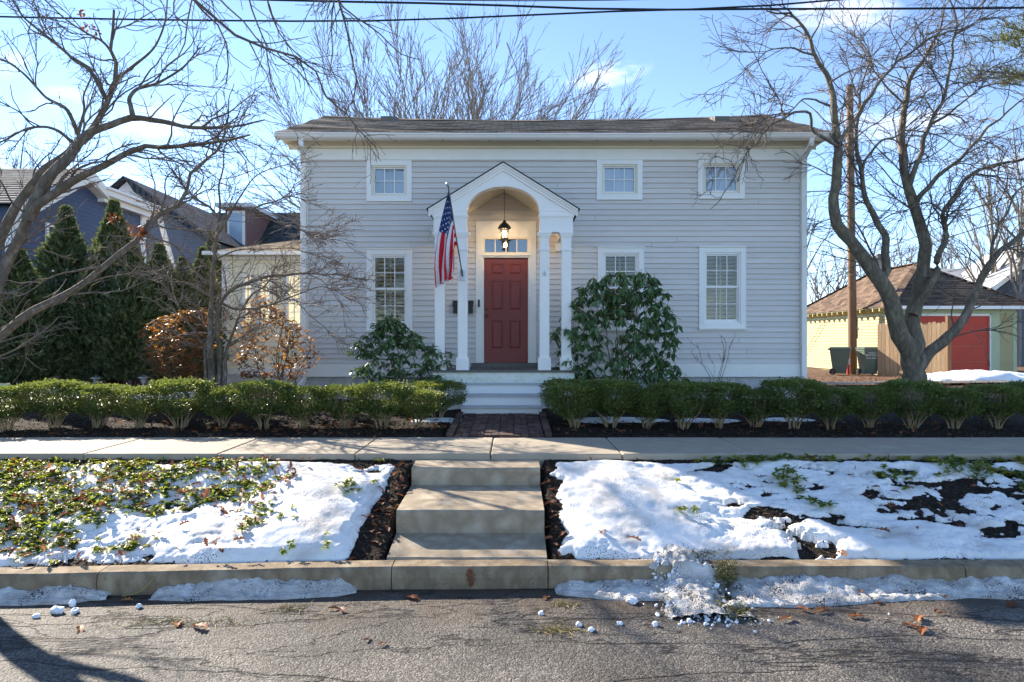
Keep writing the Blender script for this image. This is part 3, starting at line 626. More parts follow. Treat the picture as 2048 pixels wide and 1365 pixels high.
for (px, xr) in ((795, -2.86), (1413, 4.85)):
    g = G(); zz = 7.36; g.prism([(15.75, zz - .20), (15.75, zz - .07), (15.9, zz - .03), (16.2, zz + .03), (16.2, zz - .08)], 'x', xr - .17, xr + .17); put('roof_vent', g.mesh('roof_vent', MT['vent']), house)
# gutter: K profile, slightly sagging
gp = [(13.275, 6.02), (13.20, 6.02), (13.165, 6.05), (13.15, 6.085), (13.135, 6.10), (13.135, 6.122), (13.15, 6.122), (13.16, 6.09), (13.21, 6.03), (13.265, 6.03), (13.275, 6.12)]
V = [(x, a, b + esag(x)) for x in xs for (a, b) in gp]; k = len(gp)
g = G(); g.add(V, [(i * k + j, (i + 1) * k + j, (i + 1) * k + j + 1, i * k + j + 1) for i in range(len(xs) - 1) for j in range(k - 1)])
for i in (0, len(xs) - 1): g.add([(xs[i], 13.275, 6.02), (xs[i], 13.19, 6.02), (xs[i], 13.135, 6.12), (xs[i], 13.275, 6.12)], [(0, 1, 2, 3)])
put('gutter', g.mesh('gutter', MT['trim']), house)
g = G(); g.box(XE0, XE1, 13.255, 13.275, 6.0, 6.13); put('fascia', g.mesh('fascia', MT['trim']), house)
def downspout(pts, name='downspout', w=.085, d=.065):
    g = G(); pts = [np.array(p, float) for p in pts]
    for a, b in zip(pts[:-1], pts[1:]): g.bar(a, b, w, d)
    for p in pts[1:-1]: g.lathe([(.001, -.05), (w * .52, -.045), (w * .52, .045), (.001, .05)], p, 8)
    for zz in (2.2, 3.7, 5.2): g.box(pts[3][0] - w * .6, pts[3][0] + w * .6, pts[3][1] - d * .56, pts[3][1] + d * .5, zz, zz + .03)
    return put(name, g.mesh(name, MT['trim']), house)
dl = downspout([(-4.08, 13.22, 6.02), (-4.08, 13.22, 5.90), (-4.13, 13.565, 5.70), (-4.13, 13.565, 1.33), (-4.17, 13.52, 1.24), (-4.33, 13.35, 1.17)])
g = G(); t = np.linspace(0, 1, 8)[:, None]; p = np.array((-4.33, 13.35, 1.17)) * (1 - t) + np.array((-4.95, 12.9, .93)) * t; p[:, 2] -= .06 * np.sin(np.pi * t[:, 0]); g.tubes(p, np.full(8, .05), 8, True); put('drain_hose', g.mesh('drain_hose', MT['hose'], True), house)
downspout([(5.80, 13.22, 6.02), (5.80, 13.22, 5.92), (5.795, 13.565, 5.72), (5.795, 13.565, 1.36), (5.83, 13.50, 1.27), (5.92, 13.33, 1.17)])

pane_me = G().box(0, 1, 0, 1, 0, 1).mesh('pane', MT['glass'])
pane_low = G().box(0, 1, 0, 1, 0, 1).mesh('pane', MT['glasslow'])
def panes(win, x0, x1, z0, z1, nc, nr, y, m=.016, me=None):
    w, h = (x1 - x0 - m * (nc - 1)) / nc, (z1 - z0 - m * (nr - 1)) / nr
    for i in range(nc):
        for j in range(nr):
            o = bpy.data.objects.new('pane', me or pane_me); C.objects.link(o); o.parent = win
            o.location = (x0 + i * (w + m) - .003, y, z0 + j * (h + m) - .003); o.scale = (w + .006, .005, h + .006)
            o.rotation_euler = (random.gauss(0, .006), 0, random.gauss(0, .006))
    g = G()
    for i in range(1, nc): xm = x0 + i * (w + m) - m; g.box(xm, xm + m, y - .016, y + .014, z0, z1)
    for j in range(1, nr): zm = z0 + j * (h + m) - m; g.box(x0, x1, y - .014, y + .012, zm, zm + m)
    put('muntins', g.mesh('muntins', MT['white']), win, False)
def frame(g, x0, x1, z0, z1, w, y0, y1, wb=None, wt=None):
    wb, wt = wb or w, wt or w
    g.box(x0, x0 + w, y0, y1, z0, z1); g.box(x1 - w, x1, y0, y1, z0, z1); g.box(x0 + w, x1 - w, y0 + .0015, y1, z0, z0 + wb); g.box(x0 + w, x1 - w, y0 + .0015, y1, z1 - wt, z1)
def slats(win, x0, x1, z0, z1, pitch, tilt, mat, y=FY + .095, stile=True):
    me = G().prism([(-.004, -.032), (.004, -.032), (.004, .032), (-.004, .032)], 'x', x0, x1).mesh('slat', mat); zz = z0 + pitch / 2
    while zz < z1:
        o = bpy.data.objects.new('slat', me); C.objects.link(o); o.parent = win; o.location = (0, y, zz); o.rotation_euler = (tilt + random.gauss(0, .03), 0, 0); zz += pitch
    g = G()
    for xm in (x0, (x0 + x1) / 2, x1): g.box(xm - .014, xm + .014, y - .012, y + .012, z0, z1)
    put('shutter_stiles', g.mesh('shutter_stiles', mat), win, False)
for (a, b, c, d, kind) in WIN:
    x0, x1, z0, z1 = fx(a), fx(b), fz(d), fz(c); g = G()
    if kind == 'u':
        frame(g, x0, x1, z0, z1, .10, FY - .052, FY + .03); win = put('window', g.mesh('window', MT['white']), house)
        g = G(); g.box(x0 - .006, x1 + .006, FY - .062, FY - .02, z0 - .012, z0 - .0005); put('sill', g.mesh('sill', MT['trim']), win, False)
        g = G(); frame(g, x0 + .101, x1 - .101, z0 + .101, z1 - .101, .035, FY - .03, FY + .06); put('jamb', g.mesh('jamb', MT['cream']), win, False)
        xi0, xi1, zi0, zi1 = x0 + .137, x1 - .137, z0 + .137, z1 - .137
        g = G(); frame(g, xi0, xi1, zi0, zi1, .026, FY + .0, FY + .05); put('sash', g.mesh('sash', MT['white']), win, False)
        panes(win, xi0 + .026, xi1 - .026, zi0 + .026, zi1 - .026, 3, 2, FY + .025)
        slats(win, xi0 + .02, xi1 - .02, zi0, zi1, .062, R(14), MT['shutter'])
    else:
        frame(g, x0, x1, z0, z1, .10, FY - .052, FY + .03, .07); win = put('window', g.mesh('window', MT['white']), house)
        g = G(); g.box(x0 - .012, x1 + .012, FY - .085, FY - .02, z0 - .04, z0 - .0005); put('sill', g.mesh('sill', MT['trim']), win, False)
        g = G(); g.box(x0 - .012, x1 + .012, FY - .075, FY - .01, z1 + .0005, z1 + .022); put('drip_cap', g.mesh('drip_cap', MT['trim']), win, False)
        g = G(); frame(g, x0 + .101, x1 - .101, z0 + .071, z1 - .101, .032, FY - .03, FY + .06, .04); put('jamb', g.mesh('jamb', MT['white']), win, False)
        xi0, xi1, zi0, zi1 = x0 + .134, x1 - .134, z0 + .112, z1 - .134; zm = (zi0 + zi1) / 2 + .02
        for (p, q, yy, nm) in ((zm - .01, zi1, FY + .0, 'upper_sash'), (zi0, zm + .012, FY + .028, 'lower_sash')):
            g = G(); wb = .042 if nm == 'upper_sash' else .055
            frame(g, xi0, xi1, p, q, .03, yy, yy + .03, wb, .03); put(nm, g.mesh(nm, MT['white']), win, False)
            panes(win, xi0 + .03, xi1 - .03, p + wb, q - .03, 3, 2, yy + .014, me=pane_low)
        slats(win, xi0 + .02, xi1 - .02, zi0, zi1, .078, R(48), MT['shutter2'], FY + .105)
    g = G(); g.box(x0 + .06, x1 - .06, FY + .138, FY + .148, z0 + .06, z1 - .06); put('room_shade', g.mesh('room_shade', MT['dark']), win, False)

# door, surround and transom
g = G(); g.box(-.72, -.575, FY - .05, FY + .05, 1.64, 4.47); g.box(.335, .48, FY - .05, FY + .05, 1.64, 4.47); g.box(-.575, .335, FY - .048, FY + .05, 4.165, 4.47); g.box(-.575, .335, FY - .048, FY + .05, 3.765, 3.84)
g.box(-.60, .36, FY - .085, FY - .03, 3.80, 3.825); g.box(-.74, .50, FY - .07, FY - .02, 4.4705, 4.495)
g.box(-.575, -.56, FY - .01, FY + .07, 1.66, 3.765); g.box(.32, .335, FY - .01, FY + .07, 1.66, 3.765)
put('door_surround', g.mesh('door_surround', MT['trim']), house)
g = G(); g.box(-.33, -.03, FY - .058, FY - .047, 4.20, 4.40); put('plaque_board', g.mesh('plaque_board', MT['trim']), house)
g = G(); frame(g, -.575, .335, 3.84, 4.165, .032, FY - .03, FY + .05); tr = put('transom', g.mesh('transom', MT['cream']), house)
panes(tr, -.543, .303, 3.872, 4.133, 4, 1, FY + .01, .02)
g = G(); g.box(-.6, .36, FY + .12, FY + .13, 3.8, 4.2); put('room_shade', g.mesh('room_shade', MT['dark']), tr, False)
DX0, DX1, DZ0, DZ1 = -.555, .315, 1.672, 3.755
g = G(); g.box(DX0, DX1, FY + .03, FY + .07, DZ0, DZ1); door = put('door', g.mesh('door', MT['door']), house)
cols_ = [(fx(982), fx(1007)), (fx(1017.5), fx(1043))]; rows_ = [(fz(550), fz(528.5)), (fz(621.5), fz(562)), (fz(699), fz(640.5))]
g = G()
xe = [DX0, cols_[0][0], cols_[0][1], cols_[1][0], cols_[1][1], DX1]; ze = [DZ0, rows_[2][0], rows_[2][1], rows_[1][0], rows_[1][1], rows_[0][0], rows_[0][1], DZ1]
for i in (0, 2, 4): g.box(xe[i], xe[i + 1], FY + .012, FY + .031, DZ0, DZ1)
for j in (0, 2, 4, 6):
    for i in (1, 3): g.box(xe[i], xe[i + 1], FY + .0125, FY + .031, ze[j], ze[j + 1])
put('stiles_and_rails', g.mesh('stiles_and_rails', MT['door']), door, False)
for (a, b) in cols_:
    for (c, d) in rows_:
        m_ = .022; g = G(); o_ = [(a + m_, c + m_), (b - m_, c + m_), (b - m_, d - m_), (a + m_, d - m_)]; i_ = [(a + .05, c + .05), (b - .05, c + .05), (b - .05, d - .05), (a + .05, d - .05)]
        V = [(p, FY + .030, q) for p, q in o_] + [(p, FY + .016, q) for p, q in i_]; g.add(V, [(0, 1, 5, 4), (1, 2, 6, 5), (2, 3, 7, 6), (3, 0, 4, 7), (4, 5, 6, 7)]); put('panel', g.mesh('panel', MT['door']), door, False)
for (zz, nm) in ((fz(618), 'deadbolt'), (fz(632), 'door_knob')):
    g = G(); g.lathe([(.001, 0), (.032, 0), (.032, .008), (.014, .012), (.014, .03), (.028, .04), (.030, .055), (.018, .066), (.001, .068)] if nm == 'door_knob' else [(.001, 0), (.030, 0), (.028, .014), (.012, .018), (.001, .02)], (fx(973), FY + .012, zz), 12, (0, -1, 0)); put(nm, g.mesh(nm, MT['brass'], True), door, False)
g = G(); g.lathe([(.001, 0), (.009, 0), (.007, .006), (.001, .006)], (-.12, FY + .012, fz(565)), 8, (0, -1, 0)); put('peephole', g.mesh('peephole', MT['brass']), door, False)
g = G(); g.box(-.80, .53, 13.36, FY - .03, 1.581, 1.665); put('threshold', g.mesh('threshold', MT['porch']), house)
g = G(); g.lathe([(.001, 0), (.022, 0), (.022, .012), (.001, .014)], (fx(958), FY - .05, fz(605)), 10, (0, -1, 0)); g.box(fx(958) - .02, fx(958) + .02, FY - .066, FY - .05, fz(615), fz(600)); put('doorbell', g.mesh('doorbell', MT['black']), house)

# portico: porch floor, steps, columns, arched gable
PCX, PY0, PY1 = -.156, 12.19, 12.40
g = G(); n = 14
for i in range(n): w = 2.60 / n; g.box(PCX - 1.30 + i * w + .002, PCX - 1.30 + (i + 1) * w - .002, 12.02, FY - .03, 1.545, 1.58)
put('porch_floor', g.mesh('porch_floor', MT['porch']), house)
g = G(); g.box(PCX - 1.26, PCX + 1.26, 12.06, 12.10, 1.34, 1.544); put('porch_skirt', g.mesh('porch_skirt', MT['moss']), house)
g = G(); g.box(PCX - 1.24, PCX + 1.24, 12.075, FY - .02, .7, 1.341); put('porch_base', g.mesh('porch_base', MT['trim']), house)
for (zt, yf, yb, zlow) in ((1.363, 11.985, 12.074, 1.15), (1.178, 11.685, 12.02, .98), (1.0, 11.385, 11.72, .80)):
    wx = .685; g = G(); g.box(PCX - .02 - wx + .012, PCX - .02 + wx - .012, yf + .032, yb - .002, zlow, zt - .036); sx_ = put('riser', g.mesh('riser', MT['white']), house)
    g = G(); g.bbox(PCX - .02 - wx - .012, PCX - .02 + wx + .012, yf, yb - .003, zt - .035, zt, .008); put('tread', g.mesh('tread', MT['tread']), house)
colx = [-1.138, -.728, .737, 1.13]
for cx_ in colx:
    x = PCX + cx_; w = .088; g = G(); yc = PY0 + .105
    g.bbox(x - w, x + w, yc - w, yc + w, 1.78, 3.98, .006)
    for (z0, z1, e) in ((1.581, 1.80, .025), (3.71, 3.725, .012), (3.725, 3.75, .02), (3.96, 3.99, .016), (3.99, 4.02, .03), (4.02, 4.045, .042)): g.box(x - w - e, x + w + e, yc - w - e, yc + w + e, z0, z1)
    put('column', g.mesh('column', MT['white']), house)
hw, zs, rise, zb, xo = .652, 4.42, .44, 4.046, 1.245
ga, ge = 5.19, .617                                              # apex height of the face, slope
def topz(u): return ga - ge * abs(u)
us = np.concatenate([np.linspace(-xo, -hw, 6), np.linspace(-hw, hw, 41), np.linspace(hw, xo, 6)])
V, Q = [], []
def botz(u, inner): return zs + rise * math.sqrt(max(0, 1 - (u / hw) ** 2)) if inner else zb
rows = [(u, botz(u, False)) for u in np.linspace(-xo, -hw, 6)] + [(u, botz(u, True)) for u in np.linspace(-hw, hw, 41)] + [(u, botz(u, False)) for u in np.linspace(hw, xo, 6)]
for (u, b) in rows: V += [(PCX + u, PY0, b), (PCX + u, PY0, topz(u)), (PCX + u, PY1, b), (PCX + u, PY1, topz(u))]
for i in range(len(rows) - 1): a, b = i * 4, i * 4 + 4; Q += [(a, b, b + 1, a + 1), (a + 2, a + 3, b + 3, b + 2), (a, a + 2, b + 2, b)]
Q += [(0, 1, 3, 2), (len(V) - 4, len(V) - 2, len(V) - 1, len(V) - 3)]
g = G(); g.add(V, Q); po = put('portico_gable', g.mesh('portico_gable', MT['white']), house)
g = G()
for s in (-1, 1):                                                # bands on the entablature blocks
    a, b = sorted((PCX + s * hw, PCX + s * xo))
    for (z0, z1, e) in ((4.30, 4.325, .012), (4.325, 4.36, .022), (4.415, 4.43, .008)): g.box(a - e, b + e, PY0 - e, PY1 + e, z0, z1)
put('entablature_band', g.mesh('entablature_band', MT['white']), po, False)
g = G()
for s in (-1, 1):                                                # rake mouldings in three steps
    for (o0, o1, e) in ((.0, .05, .03), (.05, .09, .055), (.09, .125, .085)):
        A, B = (PCX, ga - .05 + o0), (PCX + s * 1.33, ga - .05 - ge * 1.33 + o0)
        g.prism([(A[0], A[1]), (B[0], B[1]), (B[0], B[1] + o1 - o0), (A[0], A[1] + o1 - o0)], 'y', PY0 - e, PY0 + .02 + e * .01)
put('rake_moulding', g.mesh('rake_moulding', MT['white']), po, False)
g = G()
for s in (-1, 1): g.prism([(PCX, ga + .076), (PCX + s * 1.36, ga + .076 - ge * 1.36), (PCX + s * 1.36, ga + .098 - ge * 1.36), (PCX, ga + .098)], 'y', PY0 - .10, FY - .03)
put('portico_roof', g.mesh('portico_roof', MT['roofedge']), house)
g = G()
for s in (-1, 1): g.prism([(PCX, ga - .12), (PCX + s * 1.1, ga - .12 - ge * 1.1), (PCX + s * 1.1, ga - .06 - ge * 1.1), (PCX, ga - .06)], 'y', PY1 + .002, FY - .03)
put('portico_ceiling', g.mesh('portico_ceiling', MT['creamboard']), house)
g = G()
for s in (-1, 1):
    a, b = sorted((PCX + s * 1.05, PCX + s * 1.243)); g.box(a, b, PY1 + .002, FY - .03, 4.05, 4.42); a, b = sorted((PCX + s * 1.0, PCX + s * 1.2)); g.box(a + .02, b - .02, FY - .14, FY - .03, 3.88, 4.049)
put('side_beam', g.mesh('side_beam', MT['trim']), house)
g = G(); xo_ = PCX + .735; yo_ = PY0 + .015
for (dx, dz, r) in ((0, 0, .012), (0, .03, .009), (0, -.03, .009), (.022, .012, .008), (-.022, .012, .008), (.025, -.02, .008), (-.025, -.02, .008), (0, .055, .007)): g.lathe([(.001, 0), (r, .004), (r * .6, .012), (.001, .014)], (xo_ + dx, yo_, 3.30 + dz), 8, (0, -1, 0))
put('column_ornament', g.mesh('column_ornament', MT['ornament']), house)

# cream side wing, set back
WY = 17.0; k_ = F / WY
def wx(px): return (px - 1024) / k_
def wz(py): return CZ + (682.5 - py) / k_
g = G(); g.box(wx(446), -4.2, WY, 20.5, .7, 4.3); put('wing_wall', g.mesh('wing_wall', MT['wing']), house)
g = G(); g.box(wx(446) - .02, wx(456), WY - .03, WY + .05, 1.3, 4.25); g.box(wx(457), -4.21, WY - .025, WY + .05, 1.28, 1.42); g.box(wx(446) - .1, -4.21, WY - .1, WY + .05, 4.12, 4.30); put('wing_trim', g.mesh('wing_trim', MT['trim']), house)
g = G(); g.box(wx(446) + .03, -4.21, WY - .02, WY + .02, .7, 1.28); put('wing_foundation', g.mesh('wing_foundation', MT['stone']), house)
g = G(); V, Q = [], []
for c in range(12):
    t0, t1 = c / 12, (c + 1) / 12; b = len(V)
    for t, up in ((t0, 0), (t0, .02), (t1, .008)):
        for x in (wx(446) - .3 + 1.6 * t, -4.21): V.append((x, WY - .3 + 2.2 * t, 4.27 + .62 * t + up))
    Q += [(b, b + 1, b + 3, b + 2), (b + 2, b + 3, b + 5, b + 4)]
g.add(V, Q); g.prism([(wx(446) - .3, 4.24), (wx(446) + 1.3, 4.88), (-4.22, 4.88), (-4.22, 4.24)], 'y', WY + 1.9, WY + 3.4); put('wing_roof', g.mesh('wing_roof', MT['wingroof']), house)
g = G(); g.box(wx(446) - .34, -4.21, WY - .42, WY - .31, 4.20, 4.29); put('wing_gutter', g.mesh('wing_gutter', MT['trim']), house)
for (a, b) in ((486, 508), (517, 545), (573, 606)):
    x0, x1, z0, z1 = wx(a), wx(b), wz(652), wz(548); g = G(); frame(g, x0, x1, z0, z1, .06, WY - .05, WY - .003); win = put('wing_window', g.mesh('wing_window', MT['white']), house)
    g = G(); g.box(x0 + .055, x1 - .055, WY - .016, WY - .002, z0 + .05, z1 - .05); put('glow_curtain', g.mesh('glow_curtain', MT['glow_curtain']), win, False)
    zm = (z0 + z1) / 2; g = G(); g.box(x0 + .06, x1 - .06, WY - .045, WY - .02, zm - .03, zm + .03); put('meeting_rail', g.mesh('meeting_rail', MT['white']), win, False)
    for (p, q) in ((z0 + .06, zm - .03), (zm + .03, z1 - .06)): panes(win, x0 + .06, x1 - .06, p, q, 2, 2, WY - .028, .014)

# ------------------------------------------------------------------ things on the porch
lant = root('hanging_lantern', (PCX + .0, 12.95, 3.98), 'lit black metal hanging lantern on a chain above the red door', 'lantern')
lx, ly, S_ = PCX + .012, 12.95, 6
def lz(py): return CZ + (682.5 - py) / (F / 12.95)
g = G(); g.lathe([(.001, lz(440)), (.025, lz(441)), (.03, lz(444)), (.045, lz(446)), (.085, lz(449.5)), (.115, lz(454)), (.128, lz(457)), (.12, lz(458.5)), (.001, lz(456))], (lx, ly, 0), S_); put('lantern_cap', g.mesh('lantern_cap', MT['black']), lant)
g = G(); g.lathe([(.001, lz(481)), (.075, lz(481)), (.078, lz(478)), (.06, lz(476.5)), (.001, lz(476))], (lx, ly, 0), S_)
for k in range(S_):
    a = k * 2 * math.pi / S_ + math.pi / S_; p = [(lx + r * math.cos(a), ly + r * math.sin(a), z) for r, z in ((.092, lz(457.5)), (.090, lz(466)), (.078, lz(473)), (.062, lz(477)))]; g.tubes(np.array(p), np.full(4, .006), 4)
put('lantern_cage', g.mesh('lantern_cage', MT['black']), lant)
g = G(); g.lathe([(.086, lz(457.5)), (.085, lz(466)), (.073, lz(473)), (.058, lz(477))], (lx, ly, 0), S_); put('lantern_glass', g.mesh('lantern_glass', MT['glass2']), lant)
for k in range(3):
    a = k * 2.094 + .5; g = G(); c = (lx + .028 * math.cos(a), ly + .028 * math.sin(a), lz(474)); g.lathe([(.001, 0), (.008, .002), (.008, .05), (.016, .07), (.013, .095), (.001, .115)], c, 8); put('bulb', g.mesh('bulb', MT['bulb'], True), lant)
zz, i = lz(440), 0
g = G(); th = np.linspace(0, 2 * math.pi, 9)
while zz < 5.0:
    u = (1, 0) if i % 2 else (0, 1); p = np.array([(lx + .010 * math.cos(t) * u[0], ly + .010 * math.cos(t) * u[1], zz + .021 + .021 * math.sin(t)) for t in th]); g.tubes(p, np.full(9, .0035), 4); zz += .034; i += 1
put('chain', g.mesh('chain', MT['black']), lant)
g = G(); g.lathe([(.001, 5.06), (.055, 5.06), (.05, 5.02), (.012, 5.0), (.001, 5.0)], (lx, ly, 0), 12); put('ceiling_canopy', g.mesh('ceiling_canopy', MT['black']), lant)
ld = bpy.data.lights.new('lantern_light', 'POINT'); ld.energy = 9; ld.color = (1, .76, .48); ld.shadow_soft_size = .05
lo = bpy.data.objects.new('lantern_light', ld); C.objects.link(lo); lo.parent = lant; lo.location = (lx - lant.location[0], 0, lz(469) - lant.location[2])

mb = root('mailbox', (-.97, FY - .03, 2.62), 'black metal mailbox on the wall left of the door, behind a column', 'mailbox')
g = G(); x0, x1 = -1.165, -.775; g.prism([(FY - .03, 2.65), (FY - .16, 2.65), (FY - .17, 2.80), (FY - .03, 2.88)], 'x', x0, x1); put('box', g.mesh('box', MT['black']), mb)
g = G(); g.prism([(FY - .029, 2.905), (FY - .18, 2.815), (FY - .185, 2.79), (FY - .18, 2.79), (FY - .174, 2.80), (FY - .029, 2.888)], 'x', x0 - .01, x1 + .01); put('lid', g.mesh('lid', MT['black']), mb)

# flag on a slanting pole
fl = root('flag', (-.907, 12.19, 3.29), 'American flag hanging limp from a slanting pole on a portico column', 'flag')
A_, B_ = np.array((-.885, 12.17, 3.27)), np.array((-1.03, 11.0, 4.60)); pd = unit(B_ - A_)
g = G(); g.tubes(np.stack([A_ + (B_ - A_) * t for t in np.linspace(0, 1, 6)]), np.full(6, .0125), 8, True); put('flag_pole', g.mesh('flag_pole', MT['steel'], True), fl)
g = G(); g.lathe([(.001, -.01), (.022, 0), (.034, .02), (.036, .035), (.026, .055), (.001, .066)], B_, 10, pd); put('finial', g.mesh('finial', MT['steel'], True), fl)
g = G(); g.tubes(np.stack([A_ - pd * .03, A_ + pd * .13]), np.array((.022, .022)), 8, True); g.box(-.885 - .04, -.885 + .04, 12.165, 12.189, 3.18, 3.36); put('pole_bracket', g.mesh('pole_bracket', MT['steel']), fl)
HO, FLY = 1.08, 1.58
def flag_pt(u, v):
    """u: 0..1 along the fly (hanging down), v: 0..1 along the hoist (down the pole)"""
    q = u ** .6; vv = v * (1 - .35 * u); p = B_ - pd * (.06 + HO * vv); c = B_ - pd * (.06 + HO * .35)
    W = .34 * math.sin(min(u * 1.5, 1.2)) / math.sin(1.2) * (1 - .35 * u * u); ph = 2 * math.pi * 2.4 * v + .5 * u
    x = (B_[0] - pd[0] * (.06 + HO * .55 * vv)) - .02 * u - W * (.80 - v) * .9 - .072 * q * math.sin(ph)
    y = c[1] + (p[1] - c[1]) * (1 - .85 * q) - .065 * q * math.cos(ph) + .02 * math.sin(u * 7 + v * 4) * u
    return np.array((x if u > 0 else p[0], y, p[2] - u * FLY * (1 - .42 * v) * (.96 + .05 * math.sin(ph))))
nu, nv = 44, 104; V = np.array([[flag_pt(i / nu, j / nv) for j in range(nv + 1)] for i in range(nu + 1)])
g = G(); idx = np.arange((nu + 1) * (nv + 1)).reshape(nu + 1, nv + 1); Q = gridq(idx).reshape(nu, nv, 4)
g.v.append(V.reshape(-1, 3)); g.n = V.size // 3
mi = np.zeros((nu, nv), int)
for j in range(nv): mi[:, j] = (j * 13 // nv) % 2
mi[:int(nu * .4), :nv * 7 // 13] = 2
g.q.append(Q.reshape(-1, 4)); g.qm.append(mi.ravel())
put('flag_cloth', g.mesh('flag_cloth', [MT['flagred'], MT['flagwhite'], MT['flagblue']], True), fl)
g = G()
for r in range(9):
    for c in range(6 if r % 2 == 0 else 5):
        u0, v0 = .4 * ((c + .5) / 6 if r % 2 == 0 else (c + 1) / 6), (7 / 13) * (r + .8) / 9.6; e = 1e-3
        p = flag_pt(u0, v0); du, dv = unit(flag_pt(u0 + e, v0) - p), unit(flag_pt(u0, v0 + e) - p); nn = unit(np.cross(du, dv))
        for sgn in (-1, 1):
            ring = [p + sgn * nn * .004 + (.018 if k % 2 == 0 else .0075) * (math.cos(k * math.pi / 5) * du + math.sin(k * math.pi / 5) * dv) for k in range(10)]
            g.add(ring + [p + sgn * nn * .004], None, [(k, (k + 1) % 10, 10) for k in range(10)])
put('stars', g.mesh('stars', MT['flagwhite']), fl)
# ------------------------------------------------------------------ growing things
def smooth(pts, K):
    pts = np.asarray(pts, float); d = np.r_[0, np.cumsum(np.linalg.norm(np.diff(pts, axis=0), axis=1))]; t = np.linspace(0, d[-1], K)
    tang = np.gradient(pts, d, axis=0); out = np.zeros((K, 3)); i = np.clip(np.searchsorted(d, t, 'right') - 1, 0, len(d) - 2)
    h = (d[i + 1] - d[i])[:, None]; u = ((t - d[i])[:, None]) / h
    return (2 * u**3 - 3 * u**2 + 1) * pts[i] + (u**3 - 2 * u**2 + u) * h * tang[i] + (-2 * u**3 + 3 * u**2) * pts[i + 1] + (u**3 - u**2) * h * tang[i + 1]
def limbs_from(defs, r, K=28, wob=.012):
    """defs: (points, depth at start, depth at end, radius at start, radius at end); a point is (px,py) or (x,y,z)"""
    P, Rr = [], []
    for (pts, Y0, Y1, r0, r1) in defs:
        n = len(pts); W = [np.array(p, float) if len(p) == 3 else PX(p[0], p[1], Y0 + (Y1 - Y0) * i / (n - 1) + (r.normal(0, .05) if 0 < i < n - 1 else 0)) for i, p in enumerate(pts)]
        q = smooth(W, K); ln = np.linalg.norm(np.diff(q, axis=0), axis=1).sum(); nk = max(4, int(ln / .22)); jt = r.normal(0, wob * 1.3, (nk, 3)); jt[0] = jt[-1] = 0; q += np.stack([np.interp(np.linspace(0, 1, K), np.linspace(0, 1, nk), jt[:, c]) for c in range(3)], 1); P.append(q); Rr.append(np.interp(np.linspace(0, 1, K), [0, .10, .45, 1], [r0 * 1.08, r0 * .92, r0 * .52 + r1 * .22, r1]) * r.normal(1, .03, K))
    return np.array(P), np.array(Rr)
def grow(P, Rr, dens, L0, L1, ang, K, up, wob, r, rmax, rmin, tmin=.15, flat=1., kshrink=.5, taper=.35, bias=None):
    """children along parents: density per metre, lengths between L0 and L1"""
    ln = np.linalg.norm(np.diff(P, axis=1), axis=2).sum(1); cnt = r.poisson(dens * ln * (1 - tmin)) ; par = np.repeat(np.arange(len(P)), cnt); n = len(par)
    if n == 0: return np.zeros((0, K, 3)), np.zeros((0, K))
    t = tmin + (1 - tmin) * r.random(n); x = t * (P.shape[1] - 1); i = np.minimum(x.astype(int), P.shape[1] - 2); f = (x - i)[:, None]
    pos = P[par, i] * (1 - f) + P[par, i + 1] * f; T = unit(P[par, i + 1] - P[par, i]); rp = Rr[par, i] * (1 - f[:, 0]) + Rr[par, i + 1] * f[:, 0]
    q = r.normal(0, 1, (n, 3)); q[:, 2] *= flat; q = unit(q - (q * T).sum(1, keepdims=True) * T)
    a = r.normal(ang, .22, n)[:, None]; d = np.cos(a) * T + np.sin(a) * q; d[:, 2] = d[:, 2] * (flat if flat < 1 else 1) + up * .6
    if bias is not None: d += np.asarray(bias)
    d = unit(d); L = (L0 + (L1 - L0) * r.random(n)) * (1 - kshrink * t)
    out = np.zeros((n, K, 3)); out[:, 0] = pos; step = (L / (K - 1))[:, None]
    for k in range(1, K):
        d = unit(d + r.normal(0, wob, (n, 3)) + np.array((0, 0, up / (K - 1)))); out[:, k] = out[:, k - 1] + d * step
    r0 = np.minimum(np.minimum(rp * .62, rmax), .2); r0 = np.maximum(r0, rmin)
    rad = r0[:, None] + (np.maximum(r0 * taper, rmin) - r0)[:, None] * np.linspace(0, 1, K)[None]
    return out, rad
def catkins(g, P, r, prob, size):
    tips = P[r.random(len(P)) < prob]; n = len(tips)
    if not n: return
    k = r.integers(P.shape[1] // 2, P.shape[1], n); a = tips[np.arange(n), k]; L = r.uniform(.6, 1.2, n)[:, None] * size
    p = np.stack([a, a - np.c_[r.normal(0, .15, (n, 2)), np.ones(n)] * L * .5, a - np.c_[r.normal(0, .2, (n, 2)), np.ones(n)] * L], 1)
    g.tubes(p, np.tile(np.array((.002, .006, .002)), (n, 1)), 3)
LEAFV = [(0, 0, 0), (.16, .30, .03), (.14, .68, 0), (0, 1, -.08), (-.14, .68, 0), (-.16, .30, .03), (0, .32, -.015), (0, .70, -.04)]
LEAFQ = [(0, 1, 6, 5), (1, 2, 7, 6), (6, 7, 4, 5), (7, 2, 3, 4)]
def frames(n, dirs, r, up=(0, 0, 1)):
    Yd = unit(dirs); u = np.tile(np.array(up, float), (n, 1)) + r.normal(0, .25, (n, 3)); Xd = unit(np.cross(Yd, u)); Zd = np.cross(Xd, Yd); return Xd, Yd, Zd
